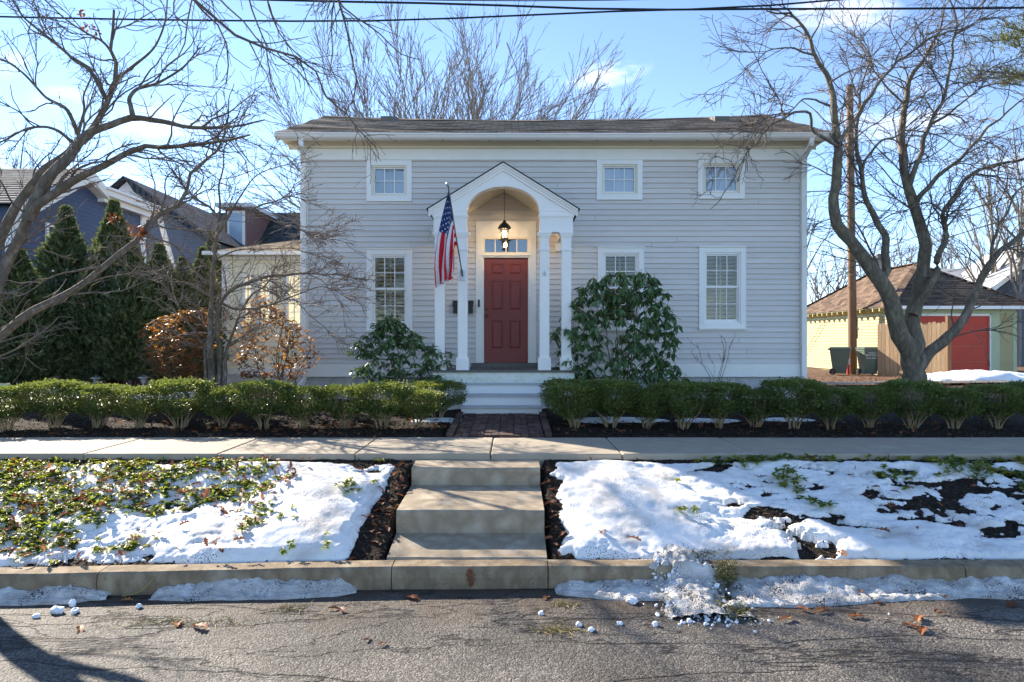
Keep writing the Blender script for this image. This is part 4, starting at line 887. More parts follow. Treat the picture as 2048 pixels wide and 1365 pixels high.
def tree(name, loc, label, cat, group, defs, levels, seed, barkm, twigm, K=28, sides=9, catk=None, trunk_extra=None, wob=.012, sub=1):
    """a trunk with limbs and a crown of branches and twigs"""
    r = np.random.default_rng(seed); t = root(name, loc, label, cat, group); P, Rr = limbs_from(defs, r, K, wob)
    g = G(); g.tubes(P, Rr, sides, True); put('trunk', g.mesh('trunk', barkm, True), t)
    gc = G(); gk = G(); prev = [(P, Rr)]
    for li, lv in enumerate(levels):
        nxt = []
        for (p, q) in prev:
            if len(p): nxt.append(grow(p, q, r=r, **lv))
        if li == 0 and len(levels) > 2:                         # some short twigs straight from the limbs
            lv2 = dict(levels[2]); lv2['dens'] = lv2['dens'] * .35; lv2['tmin'] = .3; prev_t = grow(P, Rr, r=r, **lv2); gc.tubes(prev_t[0], prev_t[1], 3)
        for (p, q) in nxt: gc.tubes(p, q, 5 if li == 0 else (4 if li == 1 else 3))
        if catk and li >= 1:
            for (p, q) in nxt: catkins(gk, p, r, catk[0], catk[1])
        prev = nxt
    put('crown', gc.mesh('crown', twigm), t)
    if catk and gk.n: stuff(put('catkins', gk.mesh('catkins', MT['catkin']), t))
    return t

# tree leaning in from the left edge of the verge
BL = (-5.97, 7.0, .35)
left_defs = [
    ([BL, (-92, 720), (-40, 590), (0, 476), (26, 429), (59, 379), (97, 332), (140, 306), (168, 272), (198, 234), (220, 198), (234, 157), (235, 120), (223, 90), (228, 20)], 7.0, 7.5, 0.0989, 0.01204),
    ([BL, (-88, 760), (-30, 640), (0, 563), (18, 511), (38, 476), (56, 440), (76, 405), (123, 376), (182, 344), (234, 315), (278, 300), (351, 297), (420, 288), (500, 270)], 7.0, 6.6, 0.1032, 0.0086),
    ([(56, 440), (76, 397), (97, 356), (141, 306), (168, 275), (220, 256), (267, 238), (319, 242), (366, 253), (450, 255), (530, 240)], 6.85, 7.3, 0.0645, 0.00688),
    ([(267, 238), (262, 215), (260, 198), (271, 183), (311, 168), (352, 143), (400, 95)], 7.1, 7.3, 0.0258, 0.00602),
    ([BL, (-104, 800), (-60, 722), (0, 672), (59, 625), (117, 596), (164, 570), (205, 534), (249, 493), (275, 470), (296, 443), (352, 417), (372, 397), (380, 360), (410, 322), (447, 278), (455, 235)], 7.0, 7.6, 0.0731, 0.0086),
    ([(212, 198), (183, 146), (146, 121), (102, 77), (77, 59), (51, 40), (22, 0), (0, -30)], 7.4, 7.7, 0.02408, 0.00688),
    ([(234, 130), (220, 103), (160, 60), (128, 37), (90, 0)], 7.4, 7.2, 0.0172, 0.00602),
    ([(157, 270), (132, 227), (88, 194), (44, 150), (0, 124), (-40, 110)], 7.2, 7.0, 0.0215, 0.00602),
    ([(150, 290), (110, 262), (60, 255), (0, 283), (-40, 300)], 7.1, 6.7, 0.01892, 0.00516),
    ([(234, 157), (270, 130), (310, 90), (330, 40), (335, -10)], 7.4, 7.2, 0.01892, 0.00602),
    ([(157, 264), (168, 215), (172, 190), (185, 150), (190, 110)], 7.2, 7.6, 0.0172, 0.00516),
    ([(110, 384), (140, 362), (165, 330), (205, 318), (250, 323)], 6.8, 6.5, 0.01376, 0.00516),
    ([(160, 572), (110, 600), (60, 625), (20, 648), (-20, 665)], 7.2, 6.8, 0.01032, 0.0043),
    ([(205, 534), (150, 545), (95, 560), (45, 590), (0, 600)], 7.2, 6.9, 0.01376, 0.0043),
    ([(296, 443), (330, 455), (380, 458), (430, 463)], 7.3, 7.1, 0.01204, 0.0043),
    ([(164, 570), (215, 556), (270, 548), (320, 540)], 7.2, 7.3, 0.01118, 0.0043),
]
lv_l = [dict(dens=6.5, L0=.5, L1=1.5, ang=.66, K=10, up=.25, wob=.19, rmax=.011, rmin=.0034, tmin=.28, flat=.75),
        dict(dens=7.5, L0=.2, L1=.6, ang=.7, K=7, up=.1, wob=.22, rmax=.0055, rmin=.0027, tmin=.12, flat=.8),
        dict(dens=8.0, L0=.07, L1=.25, ang=.75, K=4, up=.05, wob=.16, rmax=.0036, rmin=.0022, tmin=.1)]
lt_ = tree('street_tree', BL, 'bare grey-barked tree leaning in from the left edge over the snowy verge', 'tree', 'bare deciduous trees', left_defs, lv_l, 11, MT['bark'], MT['twig'], catk=(.02, .045))
r_ = np.random.default_rng(3); g = G()
for (px, py, Y, n) in ((165, 30, 7.4, 12), (176, 48, 7.4, 14), (187, 60, 7.4, 18), (228, 440, 7.3, 26), (268, 455, 7.3, 30), (285, 470, 7.3, 40), (320, 412, 7.4, 6)):
    pos = PX(px, py, Y) + r_.normal(0, .035, (n, 3)); X, Yd, Z = frames(n, r_.normal(0, 1, (n, 3)) + (0, 0, -.4), r_); g.scatter(np.array(LEAFV) * (1.8, 1, 1), LEAFQ, pos, X, Yd, Z, r_.uniform(.03, .06, n))
stuff(put('withered_leaves', g.mesh('withered_leaves', MT['dryleaf2']), lt_))

# small multi-stemmed tree behind the hedge
BS = (-5.02, 11.5, .88)
small_defs = [
    ([(-5.06, 11.5, .8), (421, 740), (419, 700), (421, 640), (423, 593), (428, 505), (434, 441), (424, 420), (395, 398), (376, 385), (355, 330)], 11.5, 11.2, 0.0697, 0.0102),
    ([(-4.98, 11.55, .8), (438, 745), (438, 700), (436, 640), (440, 605), (460, 585), (483, 572), (527, 555), (600, 553), (660, 548), (735, 560)], 11.55, 11.0, 0.0574, 0.0085),
    ([(-4.88, 11.45, .8), (450, 745), (458, 681), (470, 650), (480, 622), (498, 593), (530, 570), (560, 520)], 11.45, 11.9, 0.0451, 0.0085),
    ([(-5.12, 11.6, .8), (412, 740), (406, 700), (395, 668), (372, 640), (350, 600), (310, 560), (270, 545)], 11.6, 11.9, 0.0369, 0.00765),
    ([(428, 505), (438, 463), (460, 426), (466, 417), (504, 417), (542, 405), (575, 395), (610, 400)], 11.4, 11.0, 0.0328, 0.0068),
    ([(437, 445), (440, 411), (437, 364), (445, 335), (447, 300), (455, 280), (480, 220)], 11.4, 11.6, 0.02132, 0.00595),
    ([(422, 570), (395, 546), (370, 515), (346, 490), (310, 479), (260, 470)], 11.45, 11.0, 0.0287, 0.0068),
    ([(423, 593), (380, 570), (330, 560), (300, 520)], 11.5, 12.0, 0.02132, 0.00595),
    ([(440, 605), (480, 620), (540, 610), (600, 585), (650, 575), (700, 600)], 11.5, 11.0, 0.02132, 0.0051),
    ([(466, 417), (490, 380), (520, 350), (570, 330)], 11.2, 11.0, 0.0164, 0.0051),
    ([(504, 417), (540, 440), (580, 452), (620, 470), (670, 480)], 11.1, 10.8, 0.01312, 0.0051),
    ([(431, 480), (400, 470), (350, 455), (310, 430)], 11.4, 11.1, 0.01476, 0.0051),
    ([(527, 555), (560, 580), (600, 610), (640, 650), (690, 680)], 11.3, 10.9, 0.01148, 0.00425),
    ([(430, 520), (460, 505), (520, 500), (590, 500), (640, 510)], 11.4, 10.9, 0.01476, 0.0051),
]
lv_s = [dict(dens=8, L0=.45, L1=1.3, ang=.7, K=8, up=.12, wob=.15, rmax=.010, rmin=.0042, tmin=.33, flat=.5),
        dict(dens=10.5, L0=.2, L1=.65, ang=.75, K=6, up=.08, wob=.18, rmax=.006, rmin=.0036, tmin=.1, flat=.55),
        dict(dens=7.5, L0=.07, L1=.25, ang=.8, K=4, up=.08, wob=.2, rmax=.0045, rmin=.0030, tmin=.1)]
tree('ornamental_tree', BS, 'small bare multi-stemmed tree with layered twigs between the copper-leaved shrubs', 'tree', 'bare deciduous trees', small_defs, lv_s, 13, MT['bark'], MT['twigpink'], catk=(.025, .06))

# big multi-stemmed tree right of the house
BR = (7.95, 13.5, .9)
right_defs = [
    ([(7.98, 13.5, .72), (1824, 730), (1820, 699), (1800, 669), (1784, 611), (1765, 570), (1741, 538), (1711, 495), (1687, 466), (1665, 421), (1671, 366), (1675, 319), (1675, 282), (1668, 227), (1660, 165), (1646, 135), (1620, 81), (1606, 48), (1576, 29), (1532, 22)], 13.5, 12.9, 0.1995, 0.0114),
    ([(7.96, 13.55, .72), (1828, 740), (1831, 691), (1827, 637), (1837, 589), (1845, 544), (1850, 503), (1847, 471), (1829, 414), (1814, 366), (1807, 311), (1803, 249), (1811, 212), (1822, 157), (1847, 121), (1880, 60), (1890, 10)], 13.5, 13.9, 0.19, 0.0114),
    ([(8.04, 13.45, .76), (1832, 745), (1846, 724), (1875, 691), (1912, 659), (1939, 616), (1960, 570), (1982, 525), (2008, 498), (2048, 466), (2110, 420)], 13.45, 13.0, 0.1425, 0.0285),
    ([(1827, 630), (1838, 605), (1853, 581), (1873, 549), (1880, 503), (1891, 481), (1887, 425), (1913, 388), (1935, 359), (1979, 333), (2030, 322), (2090, 300)], 13.5, 13.1, 0.08075, 0.0171),
    ([(1760, 562), (1768, 540), (1769, 503), (1769, 474), (1752, 439), (1730, 399), (1723, 351), (1712, 300), (1715, 240), (1722, 190), (1740, 120)], 13.35, 13.9, 0.08075, 0.0114),
    ([(1829, 414), (1840, 395), (1869, 362), (1913, 322), (1950, 286), (1994, 242), (2060, 190)], 13.6, 13.2, 0.05225, 0.0114),
    ([(1818, 375), (1826, 350), (1838, 305), (1862, 249), (1887, 190), (1898, 146), (1906, 91), (1913, 44), (1898, 0), (1900, -40)], 13.6, 13.2, 0.05225, 0.0114),
    ([(1675, 293), (1646, 274), (1625, 258), (1618, 234), (1602, 221), (1576, 234), (1532, 264), (1503, 293), (1481, 330), (1455, 375), (1420, 420)], 13.0, 12.2, 0.0323, 0.0057),
    ([(1628, 110), (1598, 104), (1554, 99), (1510, 125), (1470, 160)], 12.9, 12.4, 0.0209, 0.0057),
    ([(1660, 212), (1628, 198), (1598, 205), (1554, 242), (1500, 245)], 12.95, 12.3, 0.0209, 0.0057),
    ([(1675, 285), (1708, 242), (1730, 205), (1759, 165), (1792, 128), (1818, 106), (1862, 77), (1930, 55), (2000, 20)], 13.0, 13.4, 0.038, 0.0095),
    ([(1723, 351), (1745, 296), (1785, 271), (1830, 262), (1880, 270), (1940, 300)], 13.5, 13.1, 0.0285, 0.00665),
    ([(1887, 425), (1860, 405), (1820, 420), (1780, 435), (1750, 460)], 13.4, 12.9, 0.019, 0.0057),
    ([(1862, 249), (1910, 220), (1960, 180), (2040, 170)], 13.5, 13.0, 0.0266, 0.0076),
    ([(1811, 212), (1780, 180), (1750, 140), (1730, 90), (1700, 30)], 13.7, 13.9, 0.0228, 0.0057),
    ([(1660, 165), (1700, 140), (1740, 130), (1770, 140)], 12.9, 12.6, 0.019, 0.0057),
    ([(1620, 81), (1640, 40), (1660, 0), (1680, -40)], 12.9, 12.9, 0.0171, 0.0057),
    ([(1982, 525), (1985, 480), (2010, 430), (2040, 380), (2100, 350)], 13.1, 12.9, 0.03325, 0.00855),
    ([(1765, 570), (1740, 500), (1690, 430), (1650, 440), (1612, 470)], 13.4, 14.4, 0.0285, 0.0076),
]
lv_r = [dict(dens=5.2, L0=.8, L1=2.5, ang=.7, K=11, up=.12, wob=.18, rmax=.015, rmin=.0055, tmin=.33, flat=.8),
        dict(dens=6.4, L0=.35, L1=1.1, ang=.7, K=7, up=-.02, wob=.2, rmax=.0085, rmin=.0045, tmin=.12, flat=.8),
        dict(dens=4.8, L0=.14, L1=.42, ang=.7, K=4, up=-.1, wob=.16, rmax=.0055, rmin=.0036, tmin=.12)]
tree('hornbeam_tree', BR, 'large bare multi-stemmed tree with mossy dark trunk right of the grey house', 'tree', 'bare deciduous trees', right_defs, lv_r, 17, MT['barkdark'], MT['twig'], K=40, sides=12, catk=(.05, .05), wob=.016)

# limbs of a street tree reaching over the road from beside the camera
BO = (-3.6, -2.2, .1)
over_defs = [
    ([(-3.6, -2.2, 0), (-3.5, -2.0, 2.6), (-3.3, -1.0, 5.2), (-2.7, 1.2, 7.0), (-2.2, 3.4, 7.4), (-1.8, 4.6, 7.0)], 1, 1, .22, .06),
    ([(-2.2, 3.4, 7.4), (-2.9, 5.0, 6.2), (392, 0), (421, 37), (447, 73), (458, 121), (452, 170)], 5.4, 5.9, .028, .005),
    ([(-2.5, 2.2, 7.3), (-2.9, 4.8, 5.9), (414, 29), (476, 73), (549, 99), (600, 113), (630, 161), (659, 212), (696, 231), (707, 256), (721, 271), (752, 295)], 5.3, 6.3, .030, .005),
    ([(-2.0, 4.0, 7.2), (-2.1, 5.0, 6.0), (535, 0), (546, 26), (579, 88), (604, 118)], 5.5, 6.0, .022, .005),
    ([(-2.2, 3.4, 7.4), (-2.3, 5.0, 6.0), (502, 0), (520, 55), (538, 128), (549, 176), (560, 200)], 5.6, 5.9, .020, .004),
    ([(-1.8, 4.6, 7.0), (-1.55, 5.3, 6.0), (670, 0), (663, 55), (659, 121), (659, 154)], 5.6, 6.0, .018, .004),
    ([(-1.8, 4.6, 7.0), (-1.5, 5.2, 6.0), (677, 0), (696, 55), (710, 124), (718, 154), (703, 209)], 5.6, 6.1, .022, .005),
    ([(-1.8, 4.6, 7.0), (-1.5, 5.4, 5.8), (681, 7), (750, 59), (800, 105), (840, 120)], 5.7, 6.3, .018, .004),
    ([(-2.5, 3.0, 7.2), (-3.1, 5.1, 6.0), (392, 10), (372, 60), (366, 90), (355, 117)], 5.4, 5.8, .018, .005),
    ([(-2.0, 4.0, 7.2), (-2.4, 5.2, 5.9), (440, 0), (480, 30), (520, 90), (590, 140), (640, 200)], 5.5, 6.2, .018, .004),
]
lv_o = [dict(dens=8, L0=.25, L1=.85, ang=.65, K=8, up=-.25, wob=.15, rmax=.007, rmin=.0026, tmin=.4),
        dict(dens=9, L0=.1, L1=.36, ang=.75, K=5, up=-.1, wob=.18, rmax=.0042, rmin=.0022, tmin=.15),
        dict(dens=6.0, L0=.04, L1=.12, ang=.8, K=3, up=0, wob=.15, rmax=.0028, rmin=.0016, tmin=.2)]
tree('street_tree', BO, 'bare drooping branches reaching down from the top edge above the roof eave', 'tree', 'bare deciduous trees', over_defs, lv_o, 19, MT['twig'], MT['twig'], catk=(.03, .03))

# tall tree behind the roof: many upright limbs fanning out
rb = np.random.default_rng(29); back = [([(-3.7, 25, .8), (-3.7, 25, 3), (-3.6, 25, 5.4)], 25, 25, .42, .30), ([(-1.5, 25.5, .8), (-1.5, 25.5, 3), (-1.5, 25.5, 5.4)], 25, 25, .36, .26)]
for cx_, y0, n, a0, a1 in ((-3.6, 25, 30, -1.15, .75), (-1.5, 25.5, 32, -.75, 1.15)):
    for k in range(n):
        a = a0 + (a1 - a0) * (k + rb.uniform(-.3, .3)) / (n - 1); L = rb.uniform(6.6, 9.8) * (1 - .12 * abs(a)); p0 = np.array((cx_ + .1 * rb.normal(), y0, rb.uniform(4.2, 5.4))); pts = [tuple(p0)]
        yo = rb.normal(0, .25)
        for t in (.15, .35, .6, .8, 1.): aa = a * (1.05 - .12 * t) + .05 * math.sin(t * 5 + k); pts.append((p0[0] + L * t * math.sin(aa), y0 + yo * L * t, p0[2] + L * t * math.cos(aa)))
        back.append((pts, 1, 1, rb.uniform(.035, .075), .008))
lv_b = [dict(dens=3.0, L0=1.2, L1=3.8, ang=.36, K=9, up=.06, wob=.05, rmax=.016, rmin=.008, tmin=.22, kshrink=.6),
        dict(dens=2.6, L0=.5, L1=1.6, ang=.40, K=6, up=.12, wob=.06, rmax=.012, rmin=.0075, tmin=.15, kshrink=.5),
        dict(dens=1.6, L0=.2, L1=.6, ang=.5, K=4, up=.1, wob=.1, rmax=.008, rmin=.0055, tmin=.2)]
tree('shade_tree', (-3.7, 25, .9), 'tall bare tree fanning upright limbs behind the grey house roof', 'tree', 'bare deciduous trees', back, lv_b, 31, MT['fartwig'], MT['fartwig'], K=16, sides=6, wob=.03)

# far bare trees along the skyline
def far_tree(x, y, h, seed, label, spread=.34, nl=12):
    r = np.random.default_rng(seed); ds = [([(x, y, .6), (x + .1, y, h * .3), (x + r.normal(0, .3), y, h * .75), (x + r.normal(0, .5), y, h)], 1, 1, h * .011, .02)]
    for k in range(nl):
        z0 = h * r.uniform(.22, .7); a = r.uniform(-1, 1) * spread * 2.2; L = (h - z0) * r.uniform(.6, 1.0)
        ds.append(([(x, y, z0), (x + L * .4 * math.sin(a), y + r.normal(0, .4), z0 + L * .45), (x + L * math.sin(a) * .9, y + r.normal(0, .8), z0 + L * math.cos(a) * .95)], 1, 1, h * .0055, .012))
    lv = [dict(dens=1.5, L0=.8, L1=2.6, ang=.5, K=6, up=.2, wob=.1, rmax=.02, rmin=.012, tmin=.2), dict(dens=1.7, L0=.4, L1=1.2, ang=.5, K=4, up=.1, wob=.1, rmax=.012, rmin=.010, tmin=.15)]
    return tree('background_tree', (x, y, .8), label, 'tree', 'far trees on the skyline', ds, lv, seed, MT['fartwig'], MT['fartwig'], K=8, sides=5, wob=.04)
for k, (px, y, h, lab) in enumerate(((1640, 48, 8.2, 'far bare tree just right of the grey house corner, above the garage roof'), (1672, 44, 8.6, 'far bare tree behind the garage, left of the utility pole'), (1735, 46, 9.4, 'far bare tree behind the garage roof, right of the utility pole'),
                                     (1790, 50, 10.5, 'far bare tree above the ridge of the yellow garage'), (1890, 46, 9.8, 'far bare tree behind the garage, between two big stems'), (1940, 55, 11.0, 'far bare tree behind the grey-roofed house at right'), (2015, 48, 10.2, 'far bare tree at the right edge beyond the garage'), (1600, 60, 17.5, 'far bare tree showing above the right end of the house roof'), (30, 42, 15.5, 'far bare tree above the blue house at the left edge'), (2035, 34, 13, 'bare tree crown high at the right edge beyond the garage'), (1985, 36, 12.5, 'bare tree crown behind the garage at upper right'))):
    far_tree((px - 1024) / F * y, y, h, 41 + k, lab)
# pine whose branch tips show at the top right corner
r = np.random.default_rng(77); pt = root('pine_tree', (21.9, 26, .9), 'yellow-green pine boughs at the top right corner above the bare tree', 'tree')
g = G(); g.tubes(smooth([(21.9, 26, .6), (22.0, 26, 8), (21.9, 26, 19)], 10), np.linspace(.28, .05, 10), 8); put('trunk', g.mesh('trunk', MT['barkdark'], True), pt)
gn, gb = G(), G()
for k in range(46):
    zz = r.uniform(11, 18.8); a = r.uniform(0, 6.28); L = (19.5 - zz) * .42 + r.uniform(.6, 1.6); b = np.array((21.95, 26, zz)); d = np.array((math.cos(a), math.sin(a), .18)); p = b + d * np.linspace(0, L, 6)[:, None]; gb.tubes(p, np.linspace(.05, .012, 6), 5)
    n = int(L * 60); t = r.uniform(.35, 1.02, n); pos = b + d * (t * L)[:, None] + r.normal(0, .16, (n, 3)); dd = r.normal(0, .6, (n, 3)) + d + (0, 0, .4)
    for _ in range(3):
        X, Yd, Z = frames(n, dd + r.normal(0, .5, (n, 3)), r); gn.scatter([(-.05, 0, 0), (.05, 0, 0), (.04, 1, 0), (-.04, 1, 0)], [(0, 1, 2, 3)], pos, X, Yd, Z, r.uniform(.14, .24, n))
put('limbs', gb.mesh('limbs', MT['barkdark']), pt); put('needles', gn.mesh('needles', MT['pine']), pt)

# ------------------------------------------------------------------ arborvitae screen on the left
def thuja_meshes(seed):
    r = np.random.default_rng(seed); n = 11000; h = r.random(n) ** 1.1; prof = np.interp(h, [0, .1, .22, .5, .75, .9, 1], [.42, .8, 1., .78, .33, .11, .01]); a = r.uniform(0, 6.283, n)
    lump = (.55 + .72 * noise2(a * 2.2, h * 15, 1.0, seed + 3, 3)) * (1 + .17 * r.normal(0, 1, n)); rr = prof * .30 * lump * np.sqrt(r.uniform(.45, 1., n)); z = .10 + .90 * h
    pos = np.stack([rr * np.cos(a), rr * np.sin(a), z], 1); d = np.stack([np.cos(a), np.sin(a), np.full(n, .9)], 1) + r.normal(0, .35, (n, 3)); Yd = unit(d)
    X = unit(np.cross(Yd, r.normal(0, 1, (n, 3)))); Z = np.cross(X, Yd); g = G()
    g.scatter([(-.22, 0, 0), (.22, 0, 0), (.34, .55, .05), (.05, 1, 0), (-.34, .5, -.05)][:4] , [(0, 1, 2, 3)], pos, X, Yd, Z, r.uniform(.016, .040, n))
    crown = g.mesh('crown', MT['thuja']); g = G()
    for k in range(7):
        a = r.uniform(0, 6.283); e = r.uniform(.03, .16); p = smooth([(0.01 * math.cos(a), .01 * math.sin(a), -.02), (e * .5 * math.cos(a), e * .5 * math.sin(a), .12), (e * math.cos(a), e * math.sin(a), .42)], 6); g.tubes(p, np.linspace(.016, .004, 6), 6)
    return crown, g.mesh('trunk', MT['thujastem'], True)
tm = [thuja_meshes(s) for s in (5, 6, 8)]
arb = [(40, 503, 14.2, 1.45, 'leftmost arborvitae, in front of the white panel, bare stems at its foot'), (78, 560, 15.3, 1.2, 'short arborvitae just right of the leftmost one'), (132, 420, 15.6, 1.15, 'tall arborvitae with sunlit pale tip before the blue wall'),
       (182, 520, 14.9, 1.2, 'arborvitae in the gap between the two tallest evergreens'), (228, 408, 15.9, 1.1, 'tallest arborvitae with a narrow tip, left of the white corner board'), (268, 500, 15.0, 1.25, 'arborvitae below the orange withered leaves'), (318, 492, 15.8, 1.3, 'broad arborvitae below the white corner of the blue house'),
       (365, 520, 16.2, 1.2, 'arborvitae behind the left copper-leaved shrub'), (405, 500, 17.2, 1.1, 'arborvitae left of the cream wing'), (425, 470, 19.0, 1.0, 'thin arborvitae tip behind the small multi-stemmed tree')]
for k, (px, py, Y, wd, lab) in enumerate(arb):
    p = PX(px, py, Y); z0 = float(gz(p[0], Y)); h = p[2] - z0; t = root('arborvitae', (p[0], Y, z0), lab, 'evergreen', 'row of arborvitae before the blue house'); c, s = tm[k % 3]
    for nm, me in (('crown', c), ('trunk', s)):
        o = put(nm, me, t, False); o.scale = (h * .75 * wd * 1.05, h * .75 * wd * 1.05, h); o.rotation_euler = (0, 0, k * 1.9)

# ------------------------------------------------------------------ boxwood hedge
def box_meshes(seed, dens=1.0, dead=0):
    r = np.random.default_rng(seed); n = int(7500 * dens); d = unit(r.normal(0, 1, (n, 3))); a = np.arctan2(d[:, 1], d[:, 0]); lump = .78 + .44 * noise2(a * 1.6 + 9, d[:, 2] * 2.5 + 4, 1.3, seed + 2, 3)
    rr = np.cbrt(r.uniform(.25, 1., n)) * lump; d = np.sign(d) * np.abs(d) ** .72; d = d / np.maximum(np.linalg.norm(d, axis=1, keepdims=True), .2); pos = d * rr[:, None] * (.46, .43, .31) * (1 + .16 * (np.abs(d[:, :1]) + np.abs(d[:, 1:2]) - 1)); pos[:, 2] = np.where(pos[:, 2] > 0, .225 * np.tanh(pos[:, 2] / .21), pos[:, 2] * .86) + .455
    pos[:, :2] *= np.interp(pos[:, 2], [.16, .28, .42, .75], [.72, .98, 1.06, 1.0])[:, None]
    extra = r.random(n) < .07; pos[extra] *= (.5, .5, .6); 
    sp_ = r.random(n) < .05; pos[sp_, 2] += r.uniform(0, .06, sp_.sum()) * (pos[sp_, 2] > .55)
    dirs = d + r.normal(0, .6, (n, 3)) + (0, 0, .5); X, Yd, Z = frames(n, dirs, r); g = G()
    g.scatter([(0, 0, 0), (.40, .5, .08), (0, 1, -.05), (-.40, .5, .08)], [(0, 1, 2, 3)], pos, X, Yd, Z, r.uniform(.022, .042, n)); f = g.mesh('foliage', MT['box'])
    g = G()
    for k in range(13):
        a = r.uniform(0, 6.283); e = r.uniform(.10, .30); m = r.uniform(.02, .06); p = smooth([(m * math.cos(a), m * math.sin(a), -.08), (e * .42 * math.cos(a + .2), e * .42 * math.sin(a + .2), .12), (e * math.cos(a), e * math.sin(a), .30), (e * 1.2 * math.cos(a), e * 1.2 * math.sin(a), .5)], 8)
        p[1:-1] += r.normal(0, .006, (6, 3)); g.tubes(p, np.linspace(.0105, .004, 8), 5)
    s = g.mesh('stems', MT['tanstem'], True); g = G(); m = 160; c = np.array((r.normal(0, .15), -.22, .5)); pos = c + r.normal(0, .06, (m, 3)); X, Yd, Z = frames(m, r.normal(0, 1, (m, 3)), r)
    g.scatter([(0, 0, 0), (.30, .5, .06), (0, 1, -.05), (-.30, .5, .06)], [(0, 1, 2, 3)], pos, X, Yd, Z, r.uniform(.018, .03, m))
    return f, s, g.mesh('bronzed_leaves', MT['boxdead'])
bm = [box_meshes(s) for s in (101, 103, 107, 109)]
def bush(px, Y, sc, k, lab, dead=False):
    x = (px - 1024) / F * Y; t = root('boxwood_bush', (x, Y, float(gz(x, Y)) - .01), lab, 'bush', 'clipped boxwood hedge along the pavement'); f, s, dd = bm[k % 4]
    for nm, me in (('foliage', f), ('stems', s)) + ((('bronzed_leaves', dd),) if dead else ()):
        o = put(nm, me, t, False); o.scale = (sc, sc, sc * (.98 + .06 * random.random())); o.rotation_euler = (0, 0, (k * 1.37) % 6.28 if nm != 'bronzed_leaves' else 0)
ordn = ['first', 'second', 'third', 'fourth', 'fifth', 'sixth', 'seventh', 'eighth', 'ninth', 'tenth', 'eleventh', 'twelfth', 'thirteenth']
bush(12, 10.0, .98, 1, 'boxwood bush at the left edge, apart from the hedge'); bush(-85, 10.0, 1, 2, 'boxwood bush cut off by the left edge of the hedge')
for k, px in enumerate((110, 196, 280, 362, 444, 526, 608, 688, 764, 836)): bush(px, 10.15 + .05 * math.sin(k * 2.1), .97 + .11 * math.sin(k * 2.6 + .6), k, 'left hedge boxwood, %s from its left end' % ordn[k] if k < 9 else 'left hedge boxwood nearest the porch steps')
bush(876, 10.8, .95, 3, 'boxwood set back beside the porch steps, left side')
for k, px in enumerate((1150, 1222, 1294, 1366, 1438, 1512, 1586, 1660, 1740, 1824, 1908, 1992, 2077)): bush(px, 10.1 + .06 * math.sin(k * 1.7), .97 + .10 * math.sin(k * 2.3), k + 2, 'right hedge boxwood, %s from the brick path' % ordn[k], k in (2, 6))
bush(1138, 10.85, .95, 0, 'boxwood set back beside the porch steps, right side')

# ------------------------------------------------------------------ leafy shrubs with single leaves
def leaf_mesh(name, mat, wide=1., droop=1.):
    g = G(); v = np.array(LEAFV) * (wide, 1, droop); g.add(v, LEAFQ); return g.mesh(name, mat)
def leafy(name, loc, label, cat, whorls, nleaf, size, mat_leaf, mat_in, stem_mat, seed, droop=-.5, wide=1., stems=None, bud=False, limit=298, group=None, spread=1.):
    """whorls: (N,3) tips; each carries a ring of leaves"""
    r = np.random.default_rng(seed); t = root(name, loc, label, cat, group); N = len(whorls); pos, dirs, sz = [], [], []
    for w in whorls:
        m = r.integers(nleaf - 2, nleaf + 2); a0 = r.uniform(0, 6.28)
        for k in range(m):
            a = a0 + k * 6.283 / m + r.normal(0, .2); el = droop + r.normal(0, .28); d = np.array((math.cos(a) * math.cos(el), math.sin(a) * math.cos(el), math.sin(el))); pos.append(w + d * .012 + r.normal(0, .012 * spread, 3)); dirs.append(d); sz.append(size * r.uniform(.65, 1.12))
    pos, dirs, sz = np.array(pos), np.array(dirs), np.array(sz); X, Yd, Z = frames(len(pos), dirs, r)
    order = np.argsort(pos[:, 1] + .15 * r.random(len(pos))); near, rest = order[:limit], order[limit:]
    me = leaf_mesh('leaf', mat_leaf, wide)
    L = Vector(loc)
    for i in near:
        o = bpy.data.objects.new('leaf', me); C.objects.link(o); o.parent = t; s = sz[i]
        m = Matrix(((X[i][0], Yd[i][0], Z[i][0]), (X[i][1], Yd[i][1], Z[i][1]), (X[i][2], Yd[i][2], Z[i][2]))).to_4x4() @ Matrix.Scale(s, 4); m.translation = Vector(pos[i]) - L; o.matrix_basis = m
    if len(rest):
        g = G(); g.scatter(np.array(LEAFV) * (wide, 1, 1), LEAFQ, pos[rest], X[rest], Yd[rest], Z[rest], sz[rest]); stuff(put('foliage', g.mesh('foliage', mat_in), t))
    g = G(); base = np.array(loc)
    main = []
    for q, w in enumerate(whorls):
        if q < 9:
            hub = np.array((base[0] + (w[0] - base[0]) * .5 + r.normal(0, .06), base[1] + (w[1] - base[1]) * .5, base[2] + (w[2] - base[2]) * .45)); p = smooth([base + (r.normal(0, .10), r.normal(0, .08), -.05), hub, w], 9); p[1:-1] += r.normal(0, .012, (7, 3)); g.tubes(p, np.linspace(.014, .004, 9), 5); main.append(p[2:])
        else:
            A = np.concatenate(main); c = np.linalg.norm(A - w, axis=1) + 1.5 * np.maximum(A[:, 2] - w[2] + .12, 0); a = A[np.argmin(c)]; p = smooth([a, a + (w - a) * .5 + r.normal(0, .02, 3) - (0, 0, .03), w], 6); g.tubes(p, np.linspace(.007, .003, 6), 4); main.append(p[2:5])
    put('stems', g.mesh('stems', stem_mat, True), t)
    if bud:
        g = G()
        for w in whorls: g.lathe([(.001, 0), (.010, .012), (.008, .03), (.001, .042)], w + (0, 0, .01), 5)
        stuff(put('flower_buds', g.mesh('flower_buds', MT['bud']), t))
    return t
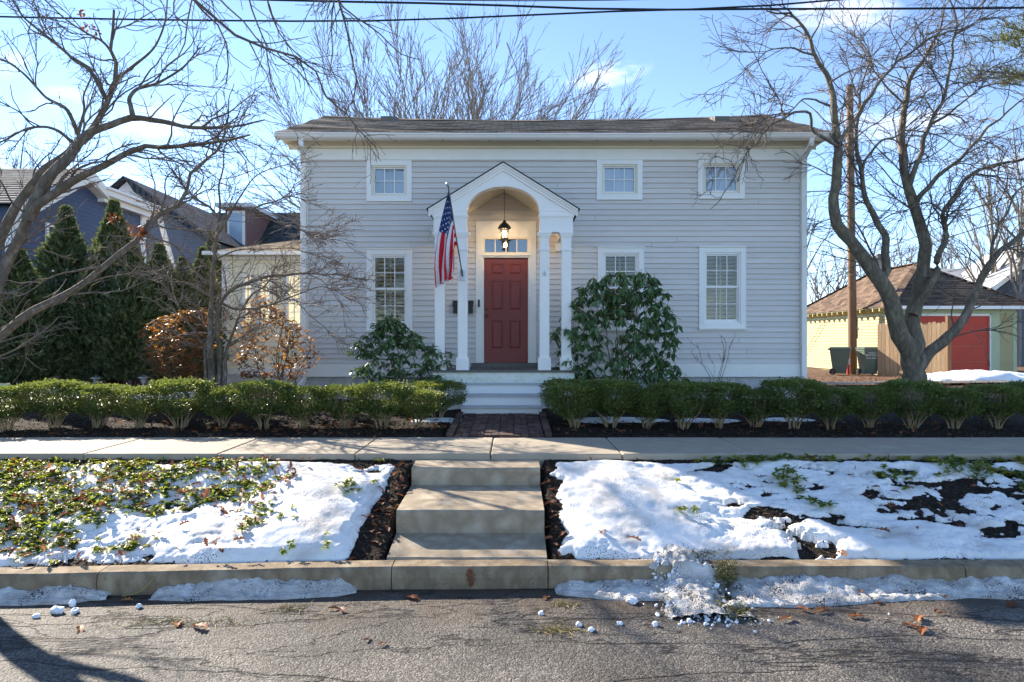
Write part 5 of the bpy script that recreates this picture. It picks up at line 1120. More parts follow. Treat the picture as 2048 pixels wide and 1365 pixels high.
def rhodo_tips(px, prof, Y, depth, n, seed, gapn=.42):
    """tips spread through a mound; prof: rows of (py, left px, right px)"""
    r = np.random.default_rng(seed); out = []; ys = [p[0] for p in prof]; l = [p[1] for p in prof]; rt = [p[2] for p in prof]
    tries = 0
    while len(out) < n and tries < 40000:
        tries += 1; py = r.uniform(ys[0], ys[-1]); a, b = np.interp(py, ys, l), np.interp(py, ys, rt); u = r.uniform(-1, 1); x = (a + b) / 2 + u * (b - a) / 2
        v = r.uniform(-1, 1)
        if u * u + v * v > 1 or (u * u + v * v < .25 and r.random() < .7): continue
        if noise2(x / 60., py / 45. + v * 2, 1.3, seed + 1, 2) < gapn: continue
        p = PX(x, py, Y); p[1] += v * depth * (b - a) / max(np.subtract(rt, l)); p = np.array((p[0], p[1], p[2]))
        if any(np.linalg.norm(p - q) < .085 for q in out): continue
        out.append(p)
    return np.array(out)
prof_r = [(545, 1185, 1305), (575, 1158, 1332), (610, 1135, 1350), (640, 1120, 1356), (670, 1102, 1365), (700, 1105, 1358), (735, 1098, 1376), (765, 1112, 1384), (790, 1130, 1380)]
leafy('rhododendron', (2.0, 12.45, .95), 'tall conical rhododendron with drooping dark leaves right of the portico', 'shrub', rhodo_tips(0, prof_r, 12.4, .75, 360, 201, .28), 9, .175, MT['rhodo'], MT['rhodo2'], MT['rhstem'], 205, droop=-.75, wide=1.08, bud=True, group='rhododendrons by the porch')
prof_l = [(634, 760, 795), (660, 738, 830), (685, 708, 870), (705, 700, 902), (725, 690, 905), (745, 700, 905), (775, 715, 915)]
leafy('rhododendron', (-1.95, 12.3, .95), 'low spreading rhododendron left of the portico below the window', 'shrub', rhodo_tips(0, prof_l, 12.25, .6, 175, 211, .25), 9, .165, MT['rhodo'], MT['rhodo2'], MT['rhstem'], 215, droop=-.5, wide=1.08, bud=True, group='rhododendrons by the porch')
prof_c = [(620, 395, 415), (640, 300, 430), (665, 282, 432), (700, 282, 425), (725, 275, 410), (745, 310, 415), (760, 330, 400)]
leafy('copper_leaved_shrub', (-5.75, 12.3, .92), 'orange copper-leaved shrub glowing in the sun left of the small tree', 'shrub', rhodo_tips(0, prof_c, 12.3, .55, 230, 221, .26), 9, .10, MT['bronze'], MT['bronze2'], MT['rhstem'], 225, droop=-.15, wide=1.55, group='copper-leaved shrubs', spread=2.2)
prof_d = [(590, 505, 520), (615, 495, 560), (640, 480, 590), (665, 470, 625), (690, 462, 640), (715, 460, 643), (735, 470, 640), (755, 480, 600)]
leafy('copper_leaved_shrub', (-4.45, 12.7, .92), 'sparser dark copper-leaved shrub before the cream wing and downspout', 'shrub', rhodo_tips(0, prof_d, 12.5, .5, 230, 231, .34), 8, .092, MT['bronze'], MT['bronze2'], MT['rhstem'], 235, droop=-.2, wide=1.55, group='copper-leaved shrubs', spread=2.2)
# leafless shrub by the right-hand window
bs_defs = [([(3.78, 12.9, .9), (1418, 752), (1402, 725), (1400, 705), (1393, 690)], 12.9, 12.9, .010, .004), ([(3.85, 12.9, .9), (1440, 755), (1450, 710), (1452, 690), (1448, 675)], 12.9, 12.85, .010, .004), ([(3.87, 12.95, .9), (1444, 755), (1457, 712), (1460, 690), (1466, 680)], 12.95, 12.95, .010, .004),
           ([(3.86, 12.9, .9), (1436, 755), (1446, 715), (1447, 700)], 12.85, 12.8, .009, .004), ([(3.8, 12.9, .9), (1425, 750), (1415, 735), (1395, 725), (1390, 715)], 12.9, 12.8, .006, .003), ([(3.82, 12.9, .9), (1428, 752), (1430, 735), (1424, 722)], 12.9, 12.95, .006, .003)]
tree('bare_shrub', (3.82, 12.9, .92), 'small leafless shrub with forked stems below the right ground-floor window', 'shrub', None, bs_defs, [dict(dens=9, L0=.12, L1=.3, ang=.6, K=6, up=.5, wob=.12, rmax=.005, rmin=.0028, tmin=.65, kshrink=.2), dict(dens=9, L0=.06, L1=.16, ang=.6, K=4, up=.3, wob=.12, rmax=.0032, rmin=.0024, tmin=.3, kshrink=.2)], 61, MT['twig'], MT['twig'], K=10, sides=5, wob=.004)
# ------------------------------------------------------------------ blue house on the left (its right-hand side faces us)
def yat(px, X): return abs(X) * F / abs(1024 - px)                 # distance at which a plane x = X shows at a photo column
BX = -13.0
Yn, Yr, Yk, Yf = yat(27, BX), yat(163, BX), yat(197, BX), yat(290, BX)
def bz(py, Y): return CZ + (682.5 - py) / F * Y
ze, zr, zk = bz(402, Yn), bz(338, Yr), bz(380, Yk)
bh = root('blue_house', (BX - 4, 20, .9), 'dark blue house with white trim behind the arborvitae at left', 'house')
g = G(); g.prism([(Yn, .6), (Yf, .6), (Yf, zk - .15), (Yk, zk - .15), (Yr, zr - .15), (Yn, ze - .1)], 'x', BX - 9, BX); put('wall', g.mesh('wall', MT['blue']), bh)
g = G(); V, Q = [], []
for c in range(16):
    t0, t1 = c / 16, (c + 1) / 16; b = len(V)
    for t, up in ((t0, 0), (t0, .03), (t1, .008)):
        for x in (BX - 9.3, BX + .32): V.append((x, Yn - .35 + (Yr - Yn + .35) * t, ze - .14 + (zr - ze + .14) * t + up))
    Q += [(b, b + 1, b + 3, b + 2), (b + 2, b + 3, b + 5, b + 4)]
g.add(V, Q); g.add([(BX - 9.3, Yr, zr + .01), (BX + .32, Yr, zr + .01), (BX + .32, Yk, zk + .02), (BX - 9.3, Yk, zk + .02)], [(0, 1, 2, 3)]); put('roof', g.mesh('roof', MT['bluroof']), bh)
g = G(); g.chevron([(Yn - .35, ze - .18), (Yr, zr - .02), (Yk, zk), (Yk, zk - .30), (Yr, zr - .36), (Yn - .35, ze - .48)], 'x', BX + .28, BX + .34); g.prism([(Yn - .35, ze - .16), (Yr, zr - .01), (Yr, zr - .10), (Yn - .35, ze - .26)], 'x', BX + .30, BX + .42); put('rake_board', g.mesh('rake_board', MT['white']), bh)
g = G(); g.chevron([(Yn, ze - .34), (Yr, zr - .18), (Yk, zk - .14), (Yk, zk - .30), (Yr, zr - .40), (Yn, ze - .52)], 'x', BX + .005, BX + .28); put('rake_soffit', g.mesh('rake_soffit', MT['white']), bh)
g = G(); g.box(BX - 6, BX + .45, Yk - .2, Yf + .55, zk - .02, zk + .06); g.box(BX - 6, BX + .38, Yk - .1, Yf + .5, zk - .2, zk - .021); g.box(BX - 6, BX + .22, Yk - .05, Yf + .4, zk - .38, zk - .2005); put('flat_cornice', g.mesh('flat_cornice', MT['white']), bh)
g = G(); g.box(BX - .2, BX + .03, Yn - .03, Yn + .22, .7, ze - .5); put('corner_board', g.mesh('corner_board', MT['white']), bh)
g = G(); g.box(BX - .2, BX + .03, Yf - .30, Yf + .03, .7, zk - .38); put('corner_board', g.mesh('corner_board', MT['white']), bh)
g = G(); g.bar((BX + .3, Yf + .35, zk - .2), (BX + .25, Yf + 1.9, zk - 2.6), .16, .10); g.bar((BX + .25, Yf + 1.9, zk - 2.6), (BX + .2, Yf + 1.9, 1.0), .16, .10); put('stair_rail', g.mesh('stair_rail', MT['white']), bh)
g = G(); g.box(BX - 6, BX, Yf + .05, Yf + 3, .7, 4.6); put('rear_wing', g.mesh('rear_wing', MT['otherwhite']), bh)
g = G(); xa, xb = BX - .6, BX - 3.2                                     # porch rail at the near corner
g.box(BX - 3, BX - .25, Yn - 1.9, Yn - .05, 3.45, 3.6); g.box(BX - .34, BX - .22, Yn - 1.9, Yn - 1.78, .7, 4.6); g.box(BX - 3, BX - .25, Yn - 1.88, Yn - 1.80, 4.42, 4.5)
for k in range(16): g.box(BX - .45 - k * .17, BX - .41 - k * .17, Yn - 1.87, Yn - 1.82, 3.6, 4.42)
put('balcony', g.mesh('balcony', MT['white']), bh)
for (y0, y1, z0, z1) in ((19.0, 19.9, 4.0, 5.4), (22.4, 23.2, 2.2, 3.6)):
    g = G(); w = .1; g.box(BX + .001, BX + .05, y0, y1, z0, z0 + w); g.box(BX + .001, BX + .05, y0, y1, z1 - w, z1); g.box(BX + .001, BX + .052, y0, y0 + w, z0 + w, z1 - w); g.box(BX + .001, BX + .052, y1 - w, y1, z0 + w, z1 - w); wn_ = put('window', g.mesh('window', MT['white']), bh)
    g = G(); g.box(BX + .002, BX + .02, y0 + w, y1 - w, z0 + w, z1 - w); put('pane', g.mesh('pane', MT['slate']), wn_, False)
wp = root('white_fence', (-9.9, 14.9, .9), 'white fence panel with an unpainted end post at the lower left', 'fence')
for k in range(24):
    x = -13.2 + k * .148
    if x < -9.9: g = G(); g.box(x, x + .142, 14.95, 14.985, .7, 2.12); put('board', g.mesh('board', MT['white']), wp)
g = G(); g.box(-9.87, -9.75, 14.9, 15.02, .7, 2.05); put('post', g.mesh('post', MT['cedardark']), wp)
# slate-roofed gable and dark roof with a red dormer, further off
sh = root('slate_roofed_house', (-17, 33, .9), 'house with dark slate gable roof and cream peak behind the blue house', 'house')
sy = 32.0; ax_ = PX(258, 357, sy); bx_ = PX(435, 482, sy); cx_ = PX(205, 402, sy)
g = G(); g.prism([(cx_[0], .7), (bx_[0] - .3, .7), (bx_[0] - .3, bx_[2]), (ax_[0], ax_[2] - .2), (cx_[0], cx_[2] - .2)], 'y', sy, sy + 9); put('wall', g.mesh('wall', MT['blue2']), sh)
g = G(); g.add([(ax_[0], sy - .5, ax_[2]), (bx_[0], sy - .5, bx_[2]), (bx_[0], sy + 9, bx_[2]), (ax_[0], sy + 9, ax_[2])], [(0, 1, 2, 3)]); g.add([(ax_[0], sy - .5, ax_[2]), (cx_[0] - .4, sy - .5, cx_[2] - .3), (cx_[0] - .4, sy + 9, cx_[2] - .3), (ax_[0], sy + 9, ax_[2])], [(3, 2, 1, 0)])
g.prism([(ax_[0], ax_[2]), (bx_[0], bx_[2]), (bx_[0], bx_[2] - .28), (ax_[0] + .5, ax_[2] - .75)], 'y', sy - .5, sy - .02); put('roof', g.mesh('roof', MT['slate']), sh)
g = G(); g.prism([(ax_[0] - .9, ax_[2] - .95), (ax_[0] + 1.1, ax_[2] - .95), (ax_[0], ax_[2] - .12)], 'y', sy - .08, sy - .01); put('gable_peak', g.mesh('gable_peak', MT['otherwhite']), sh)
dh = root('dormer_house', (-14, 38, .9), 'far house with dark roof and a red-trimmed dormer window', 'house')
dy = 37.0; p0, p1, p2, p3 = PX(330, 520, dy), PX(640, 520, dy), PX(640, 426, dy + 4), PX(385, 426, dy + 4)
g = G(); g.box(p0[0], p1[0], dy + .3, dy + 8, .7, p0[2]); put('wall', g.mesh('wall', MT['otherwhite']), dh)
g = G(); g.add([p0, p1, p2, p3], [(0, 1, 2, 3)]); g.add([p3, p2, p2 + (0, 4, -2), p3 + (0, 4, -2)], [(0, 1, 2, 3)]); put('roof', g.mesh('roof', MT['slate2']), dh)
a, b = PX(452, 492, dy), PX(498, 418, dy); g = G(); g.box(a[0], b[0], dy - .1, dy + 3.5, a[2], b[2]); put('dormer', g.mesh('dormer', MT['red']), dh)
g = G(); a2, b2 = PX(440, 418, dy), PX(512, 410, dy); g.box(a2[0], b2[0], dy - .6, dy + 3.6, a2[2], b2[2]); put('dormer_roof', g.mesh('dormer_roof', MT['otherwhite']), dh)
g = G(); a, b = PX(460, 490, dy), PX(489, 426, dy); g.box(a[0] - .08, b[0] + .08, dy - .16, dy - .101, a[2] - .1, b[2] + .08); wd_ = put('window', g.mesh('window', MT['white']), dh)
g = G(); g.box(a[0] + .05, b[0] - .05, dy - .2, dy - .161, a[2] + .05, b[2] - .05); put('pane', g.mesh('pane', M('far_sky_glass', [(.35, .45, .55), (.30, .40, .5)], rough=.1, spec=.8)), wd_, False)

# ------------------------------------------------------------------ yellow garage
gar = root('garage', (15.6, 27.5, .86), 'pale yellow garage with red door, green trim and brown hip roof', 'garage')
GX0, GX1, GY0, GY1 = 13.5, 17.72, 24.0, 31.6; GZ0, GZ1 = .8, 3.28
g = G(); g.box(GX0 + .03, GX1 - .03, GY0 + .03, GY1, GZ0, GZ1); put('wall', g.mesh('wall', MT['gyel']), gar)
lm = G().prism([(-.030, 0), (-.006, .122), (.03, .122), (.03, 0)], 'x', 0, 1).mesh('siding_board', MT['gyel'])
def gboard(x, y, z, L, rz):
    o = bpy.data.objects.new('siding_board', lm); C.objects.link(o); o.parent = gar; o.matrix_parent_inverse = Matrix.Translation(-gar.location); o.location = (x, y, z); o.scale = (L, 1, 1); o.rotation_euler = (0, 0, rz)
z = .92
while z < 3.16:
    gboard(GX0, GY1, z, GY1 - GY0 - .12, -math.pi / 2)                        # left wall, sunlit
    gboard(GX1 - .62, GY0, z, .50, 0); gboard(GX0 + .12, GY0, z, .55, 0); z += .116
def gx(px): return (px - 1024) / F * GY0
for xa, xb in ((GX1 - .12, GX1 + .01), (GX0 - .03, GX0 + .12)): g = G(); g.box(xa, xb, GY0 - .03, GY0 + .1, .82, 3.22); put('corner_board', g.mesh('corner_board', MT['ggreen']), gar)
DXa, DXb = gx(1835), gx(1978)
g = G(); g.box(DXb + .04, GX1 - .6, GY0 - .035, GY0 + .08, .82, 3.06); g.box(DXa - .2, DXa - .04, GY0 - .035, GY0 + .08, .82, 3.06); g.box(GX0 + .12, GX1 - .12, GY0 - .028, GY0 + .08, 3.062, 3.24); put('door_casing', g.mesh('door_casing', MT['ggreen']), gar)
g = G(); g.box(DXb, DXb + .039, GY0 - .05, GY0 + .06, .82, 3.0); g.box(DXa, DXb, GY0 - .045, GY0 + .06, 2.98, 3.06); put('door_jamb', g.mesh('door_jamb', MT['white']), gar)
g = G(); g.box(DXa, DXb, GY0 + .05, GY0 + .07, .84, 2.98); gd = put('garage_door', g.mesh('garage_door', MT['gred']), gar)
for k in range(4):
    z0 = .85 + k * .532; g = G(); g.box(DXa + .003, DXb - .003, GY0 + .012, GY0 + .05, z0, z0 + .522); put('door_section', g.mesh('door_section', MT['gred']), gd, False)
g = G(); g.bar((gx(1896), GY0 - .03, 1.88), (gx(1901), GY0 - .03, 1.91), .025); g.bar((gx(1898), GY0 + .02, 1.895), (gx(1898), GY0 - .03, 1.895), .02); put('door_handle', g.mesh('door_handle', MT['steel']), gd, False)
EX0, EX1, EY0, EY1, EZ = GX0 - .42, GX1 + .42, GY0 - .42, GY1 + .42, 3.30
RX, RYa, RYb, RZ = (GX0 + GX1) / 2, 26.3, 29.4, 5.06
def hip(poly_e, poly_r, n, mat, nm):
    """one slope in stepped courses: eave edge (2 points) to ridge edge (2 points)"""
    V, Q = [], []; e, rr = np.array(poly_e, float), np.array(poly_r, float)
    for c in range(n):
        t0, t1 = c / n, (c + 1) / n; b = len(V)
        for t, up in ((t0, 0), (t0, .03), (t1, .008)):
            for k in (0, 1): V.append(e[k] * (1 - t) + rr[k] * t + (0, 0, up))
        Q += [(b, b + 1, b + 3, b + 2), (b + 2, b + 3, b + 5, b + 4)]
    g = G(); g.add(V, Q); return put(nm, g.mesh(nm, mat), gar)
A, B, D, E = (EX0, EY0, EZ), (EX1, EY0, EZ), (EX1, EY1, EZ), (EX0, EY1, EZ); Ra, Rb = (RX, RYa, RZ), (RX, RYb, RZ)
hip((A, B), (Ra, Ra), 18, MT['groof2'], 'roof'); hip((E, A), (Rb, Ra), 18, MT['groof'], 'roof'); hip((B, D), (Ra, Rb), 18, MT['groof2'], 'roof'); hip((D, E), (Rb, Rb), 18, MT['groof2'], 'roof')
g = G()
for a, b in ((A, Ra), (B, Ra), (E, Rb), (Ra, Rb)):
    a, b = np.array(a), np.array(b); n = 16
    for k in range(n): p, q = a + (b - a) * k / n, a + (b - a) * (k + 1.15) / n; g.bar(p + (0, 0, .035), q + (0, 0, .045), .24, .03)
put('hip_caps', g.mesh('hip_caps', MT['groof']), gar)
g = G(); g.box(EX0 + .03, EX1 - .03, EY0 + .03, EY1 - .03, 3.272, 3.296); put('soffit', g.mesh('soffit', MT['ggreen']), gar)
for k in range(18):
    y = EY0 + .3 + k * .45; g = G(); g.prism([(EX0 + .02, 3.16), (EX0 + .02, 3.27), (GX0 + .02, 3.27), (GX0 + .02, 3.13), (EX0 + .1, 3.13)], 'y', y, y + .06); put('rafter_tail', g.mesh('rafter_tail', MT['gyel']), gar)
g = G(); g.box(GX0 - .028, GX0 + .02, GY0 + .12, GY1, 3.02, 3.26); put('frieze', g.mesh('frieze', MT['ggreen']), gar)
g = G(); g.box(EX0 - .05, EX1 + .05, EY0 - .10, EY0 - .005, 3.20, 3.31); g.bar((EX0 + .1, EY0 - .05, 3.2), (EX0 + .1, EY0 - .05, 3.08), .08); g.bar((EX0 + .1, EY0 - .05, 3.08), (EX0 - .15, EY0 + .1, 2.95), .08); put('gutter', g.mesh('gutter', MT['white']), gar)
g = G(); g.bbox(RX - .55, RX - .05, 28.2, 28.7, 4.6, 5.45, .02); ch = put('chimney', g.mesh('chimney', MT['chimney']), gar)
g = G(); g.bbox(RX - .6, RX, 28.15, 28.75, 5.452, 5.55, .02); g.lathe([(.12, 5.55), (.12, 5.72), (.001, 5.72)], (RX - .3, 28.45, 0), 10); put('chimney_cap', g.mesh('chimney_cap', MT['vent']), ch, False)
# wooden fence section beside it
wf = root('wooden_fence', (13.6, 23.4, .88), 'weathered tan board fence section with rounded tops in front of the garage corner', 'fence')
fa, fb = np.array((12.96, 24.2)), np.array((14.1, 22.2)); n = 16
for k in range(n):
    t = (k + .5) / n; p = fa + (fb - fa) * t; w, h = .136, 1.86 + .02 * math.sin(k * 2.1); a = math.atan2(*(fb - fa)[::-1]); g = G()
    g.prism([(-w / 2, 0), (w / 2, 0), (w / 2, h - .05), (w / 2 - .035, h), (-w / 2 + .035, h), (-w / 2, h - .05)], 'y', -.01, .01); o = put('board', g.mesh('board', MT['cedar']), wf, False)
    o.location = Vector((p[0], p[1], .86)) - wf.location; o.rotation_euler = (0, 0, a + random.gauss(0, .02))
for zz in (1.2, 2.4):
    g = G(); g.bar((fa[0] + .03, fa[1] + .04, zz), (fb[0] + .03, fb[1] + .04, zz), .04, .09); put('rail', g.mesh('rail', MT['cedardark']), wf)
g = G(); g.box(14.09, 14.21, 22.08, 22.2, .8, 2.92); put('post', g.mesh('post', MT['cedardark']), wf)
# bins
def bin_(x, y, rz, lab, text):
    t = root('wheelie_bin', (x, y, .86), lab, 'bin', 'bins beside the garage'); t.rotation_euler = (0, 0, rz); t.scale = (.92, .92, .97)
    def ring(w, d, z, sh=0): return [(-w / 2, -d / 2 + sh, z), (w / 2, -d / 2 + sh, z), (w / 2, d / 2, z), (-w / 2, d / 2, z)]
    V = ring(.46, .50, .06, .04) + ring(.52, .60, .45, .02) + ring(.60, .72, .88) + ring(.60, .72, .98); Q = [(k * 4 + i, k * 4 + (i + 1) % 4, k * 4 + 4 + (i + 1) % 4, k * 4 + 4 + i) for k in range(3) for i in range(4)] + [(3, 2, 1, 0)]
    g = G(); g.add(V, Q); g.box(-.315, .315, -.375, .37, .90, .945); put('body', g.mesh('body', MT['bin']), t, False)
    g = G(); V = ring(.66, .80, .982) + ring(.66, .80, 1.01) + ring(.50, .60, 1.06); g.add(V, [(k * 4 + i, k * 4 + (i + 1) % 4, k * 4 + 4 + (i + 1) % 4, k * 4 + 4 + i) for k in range(2) for i in range(4)] + [(8, 9, 10, 11), (3, 2, 1, 0)]); put('lid', g.mesh('lid', MT['bin']), t, False)
    g = G(); g.bar((-.26, .42, .98), (.26, .42, .98), .035); g.bar((-.26, .36, .96), (-.26, .43, .98), .04); g.bar((.26, .36, .96), (.26, .43, .98), .04); put('handle', g.mesh('handle', MT['bin']), t, False)
    for s in (-1, 1): g = G(); g.lathe([(.03, -.03), (.115, -.03), (.125, 0), (.115, .03), (.03, .03)], (s * .27, .27, .125), 14, (1, 0, 0)); put('wheel', g.mesh('wheel', MT['black']), t, False)
    if text:
        for k, (s, h) in enumerate((('VALPO', .085), ('RECYCLING', .085), ('www.valpo.us', .072))):
            cu = bpy.data.curves.new('lettering', 'FONT'); cu.body = s; cu.size = h * 1.15; cu.align_x = 'CENTER'; to = bpy.data.objects.new('lettering_text', cu)
            C.objects.link(to); bpy.context.view_layer.update(); me = bpy.data.meshes.new_from_object(to.evaluated_get(bpy.context.evaluated_depsgraph_get())); bpy.data.objects.remove(to); me.materials.clear(); me.materials.append(MT['print'])
            zz = .82 - k * .095; yy = -.36 + .02 * (.88 - zz) / .43 * 3 - .0; o = put('lettering', me, t, False); o.location = (0, -.358 + (.88 - zz) * .045 - .004, zz); o.rotation_euler = (R(90) - .05, 0, 0)
    else:
        g = G(); g.box(-.05, .05, -.335, -.300, .38, .62); put('label_plate', g.mesh('label_plate', MT['print']), t, False)
bin_(12.84, 24.6, R(-4), 'grey-green recycling bin with white lettering right of the utility pole', True)
bin_(12.02, 25.0, R(62), 'grey-green wheeled bin left of the utility pole', False)
# utility pole and cables
up_ = root('utility_pole', (12.82 * .97, 25.6, .86), 'brown wooden utility pole in front of the yellow garage wall', 'pole'); ux, uy = (1702.5 - 1024) / F * 25.6, 25.6
up_.location = (ux, uy, .86)
g = G(); g.tubes(np.array([(ux + .05, uy, .7), (ux + .03, uy, 4), (ux - .02, uy, 8), (ux - .06, uy, 11.7)]), np.array((.162, .15, .135, .12)), 14, True); put('shaft', g.mesh('shaft', MT['pole'], True), up_)
g = G(); g.bar((ux + .17, uy - .12, 2.2), (ux + .17, uy - .12, 3.0), .04); g.lathe([(.001, -.05), (.05, -.04), (.05, .04), (.001, .05)], (ux + .19, uy - .1, 2.55), 8); put('conduit', g.mesh('conduit', MT['steel']), up_)
g = G(); g.tubes(np.array([(ux - .2, uy - .18, .85), (ux - .19, uy - .17, 1.5), (ux - .16, uy - .16, 1.75)]), np.array((.05, .05, .04)), 8, True); put('guy_guard', g.mesh('guy_guard', MT['redtape'], True), up_)
def cable(pts, rad, lab, grp='overhead cables', cat='cable', K=40):
    pts = np.array(pts, float); q = smooth(pts, K); g = G(); g.tubes(q, np.full(K, rad), 5); o = put('cable', g.mesh('cable', MT['wire'], True)); tag(o, lab, cat, grp)
def CB(pairs, Y): return [PX(a, b, Y) for a, b in pairs]
cable(CB([(-2600, -120), (-900, 0), (0, 34), (380, 41), (750, 42), (1100, 29), (1290, 21), (1450, 17), (1700, -2), (2300, -60), (3600, -260)], 9.5), .013, 'cable crossing the whole top edge, lowest at the left')
cable(CB([(-2600, -150), (-600, -60), (300, -8), (560, 1), (900, 8), (1290, 20), (1440, 19), (2048, 16), (2600, 5), (3800, -60)], 9.9), .016, 'thick cable along the top edge, lowest at the right')
cable(CB([(-2600, -180), (-300, -40), (700, -2), (1100, 2), (1500, -6), (2300, -50), (3600, -200)], 10.2), .008, 'thin cable just touching the top edge of the picture')
for k, (a, b, lab) in enumerate((((1600, 535), (1960, 425), 'service wire between the house corner and the right tree, upper'), ((1600, 552), (1960, 455), 'service wire between the house corner and the right tree, middle'), ((1600, 570), (1780, 515), 'service wire between the house corner and the pole, lower'))):
    p, q = PX(*a, 29), PX(*b, 22); m = (p + q) / 2 - (0, 0, .25); e = q + (q - p) * 1.2; cable([p - (q - p) * 1.0, p, m, q, e], .012, lab, 'service wires behind the house')
# grey house beyond the garage
gh = root('grey_house', (24, 38, .9), 'blue-grey house with pale grey roof beyond the garage at right', 'house')
a0, a1 = PX(1850, 548, 36), PX(2060, 540, 36)
g = G(); g.box(a0[0], a0[0] + 16, 36, 44, .7, 4.6); g.prism([(PX(1955, 590, 35)[0], 4.2), (PX(2250, 590, 35)[0], 4.2), (PX(2100, 500, 35)[0], 6.9)], 'y', 34.5, 38); g.box(PX(1955, 590, 35)[0], PX(2250, 590, 35)[0], 34.5, 37, .7, 4.2); put('wall', g.mesh('wall', MT['blue2']), gh)
g = G(); g.add([(a0[0] - .4, 35.4, 4.55), (a0[0] + 16, 35.4, 4.55), (a0[0] + 16, 40, 6.35), (a0[0] - .4, 40, 6.35)], [(0, 1, 2, 3)]); x0, x1, xm = PX(1945, 590, 34.4)[0], PX(2260, 590, 34.4)[0], PX(2100, 500, 34.4)[0]
g.add([(x0, 34.2, 4.1), (xm, 34.2, 7.05), (xm, 39, 7.05), (x0, 39, 4.1)], [(0, 1, 2, 3)]); g.add([(xm, 34.2, 7.05), (x1, 34.2, 4.1), (x1, 39, 4.1), (xm, 39, 7.05)], [(0, 1, 2, 3)]); put('roof', g.mesh('roof', M('pale_grey_far_roof', [(.42, .42, .42), (.36, .36, .37)], scale=4, rough=.9)), gh)
g = G(); g.bar((x0, 34.25, 4.0), (xm, 34.25, 6.95), .06, .22); put('rake_board', g.mesh('rake_board', MT['white']), gh)
# ------------------------------------------------------------------ snow and litter
def bank(pts, lab, seed, w=.22, h=.12, sheet=0.):
    """ridge of ploughed snow along the foot of the kerb: list of (x, width factor, height factor)"""
    xs = np.linspace(pts[0][0], pts[-1][0], int((pts[-1][0] - pts[0][0]) * 46) + 4); wf_ = np.interp(xs, [p[0] for p in pts], [p[1] for p in pts]); hf = np.interp(xs, [p[0] for p in pts], [p[2] for p in pts]); v = np.linspace(0, 1, 22)
    XX, VV = np.meshgrid(xs, v); e = np.minimum(np.minimum((XX - xs[0]) / .12, (xs[-1] - XX) / .12), 1); e = np.sqrt(np.clip(e, 0, 1))
    wv = (w * wf_)[None] * (.85 + .3 * noise2(XX, XX * 0 + seed, 2.2, seed, 3)); YY = kerb_y(XX) + .012 - wv * VV + (noise2(XX, VV * 3, 7, seed + 21, 3) - .5) * .05 * VV
    top = np.interp(VV, [0, .12, .45, .62, .8, 1], [1, 1.0, .62, .30, .14 + sheet, 0]); ZZ = .012 + (h * hf)[None] * e * top * (.35 + 1.2 * noise2(XX, YY, 5, seed + 5, 5)) + (noise2(XX, YY, 26, seed + 8, 3) - .5) * .040 * (VV < .97) - .03 * (VV > .97)
    g = G(); g.add(np.stack([XX, YY, ZZ], -1), gridq(np.arange(XX.size).reshape(XX.shape))); stuff(put('gutter_snow', g.mesh('gutter_snow', MT['dirtysnow'], True)), lab, 'snow')
bank([(-8, 1, 1), (-6, 1.1, 1), (-3.55, 1, .9), (-3.3, .5, .4)], 'dirty snow ridge in the gutter at the far left', 301, .18, .08)
bank([(-2.95, .7, .6), (-2.6, 1.1, .95), (-1.9, 1, 1.1), (-1.45, .8, 1.0), (-1.3, .4, .4)], 'dirty snow ridge in the gutter left of the steps', 305, .19, .095)
bank([(.36, .7, .7), (.7, 1, .9), (1.15, 1.15, .9), (1.55, 1.2, .6)], 'dirty snow ridge in the gutter just right of the steps', 311, .25, .08, .12)
bank([(1.8, 1.5, 1.0), (2.4, 1.55, .9), (3.0, 1.1, .95), (3.8, .85, .95), (4.6, 1, 1), (5.2, .9, 1), (8, .8, 1)], 'long dirty snow ridge in the gutter at right', 317, .28, .10, .10)
def lump(seed, squash=.75):
    r = np.random.default_rng(seed); import bmesh; b = bmesh.new(); bmesh.ops.create_icosphere(b, subdivisions=2, radius=1); sc3 = r.uniform(.6, 1.2, 3); me = bpy.data.meshes.new('snow_lump')
    for v in b.verts: n = float(noise2(v.co.x * 1.2 + seed, v.co.y * 1.2 + v.co.z, 1.3, seed, 3)); v.co *= (.45 + .9 * n) * r.uniform(.86, 1.14); v.co.z *= squash; v.co.x *= sc3[0]; v.co.y *= sc3[1]
    b.to_mesh(me); b.free(); me.materials.append(MT['snowclean']); me.polygons.foreach_set('use_smooth', np.zeros(len(me.polygons), bool)); return me
lumps = [lump(s) for s in (1, 2, 3, 4)]
def lump_at(px, py, size, k, lab, z=0., Y=None):
    Y = Y or F * (CZ - z) / (py - 682.5); x = (px - 1024) / F * Y; o = bpy.data.objects.new('snow_lump', lumps[k % 4]); C.objects.link(o); o.location = (x, Y, z + size * .35); o.scale = (size,) * 3; o.rotation_euler = (0, 0, k * 1.3); tag(o, lab, 'snow lump', 'loose snow lumps on the road')
for k, (px, py, s, lab) in enumerate(((1264, 1206, .055, 'largest upright snow lump left of the spilled snow pile'), (1082, 1230, .028, 'snow lump by the dry pine needles on the road'), (1158, 1253, .032, 'left of two snow lumps lying close together on the road'), (1182, 1263, .028, 'right of two snow lumps lying close together on the road'), (1240, 1250, .026, 'small snow lump below the spilled snow pile'), (1310, 1252, .032, 'snow lump at the lower right of the spilled pile'),
                                  (145, 1212, .045, 'flat snow lump in the gutter gap at left'), (112, 1225, .05, 'large flat snow lump before the left gutter ridge'), (72, 1235, .03, 'small snow lump nearest the left edge on the road'), (278, 1216, .032, 'snow lump beside the curled brown leaf at left'), (1778, 1230, .014, 'tiny snow lump among the orange leaves at right'), (150, 1225, .035, 'second flat snow lump before the left gutter ridge'))): lump_at(px, py, s, k, lab)
r = np.random.default_rng(91); g = G(); gm = G()
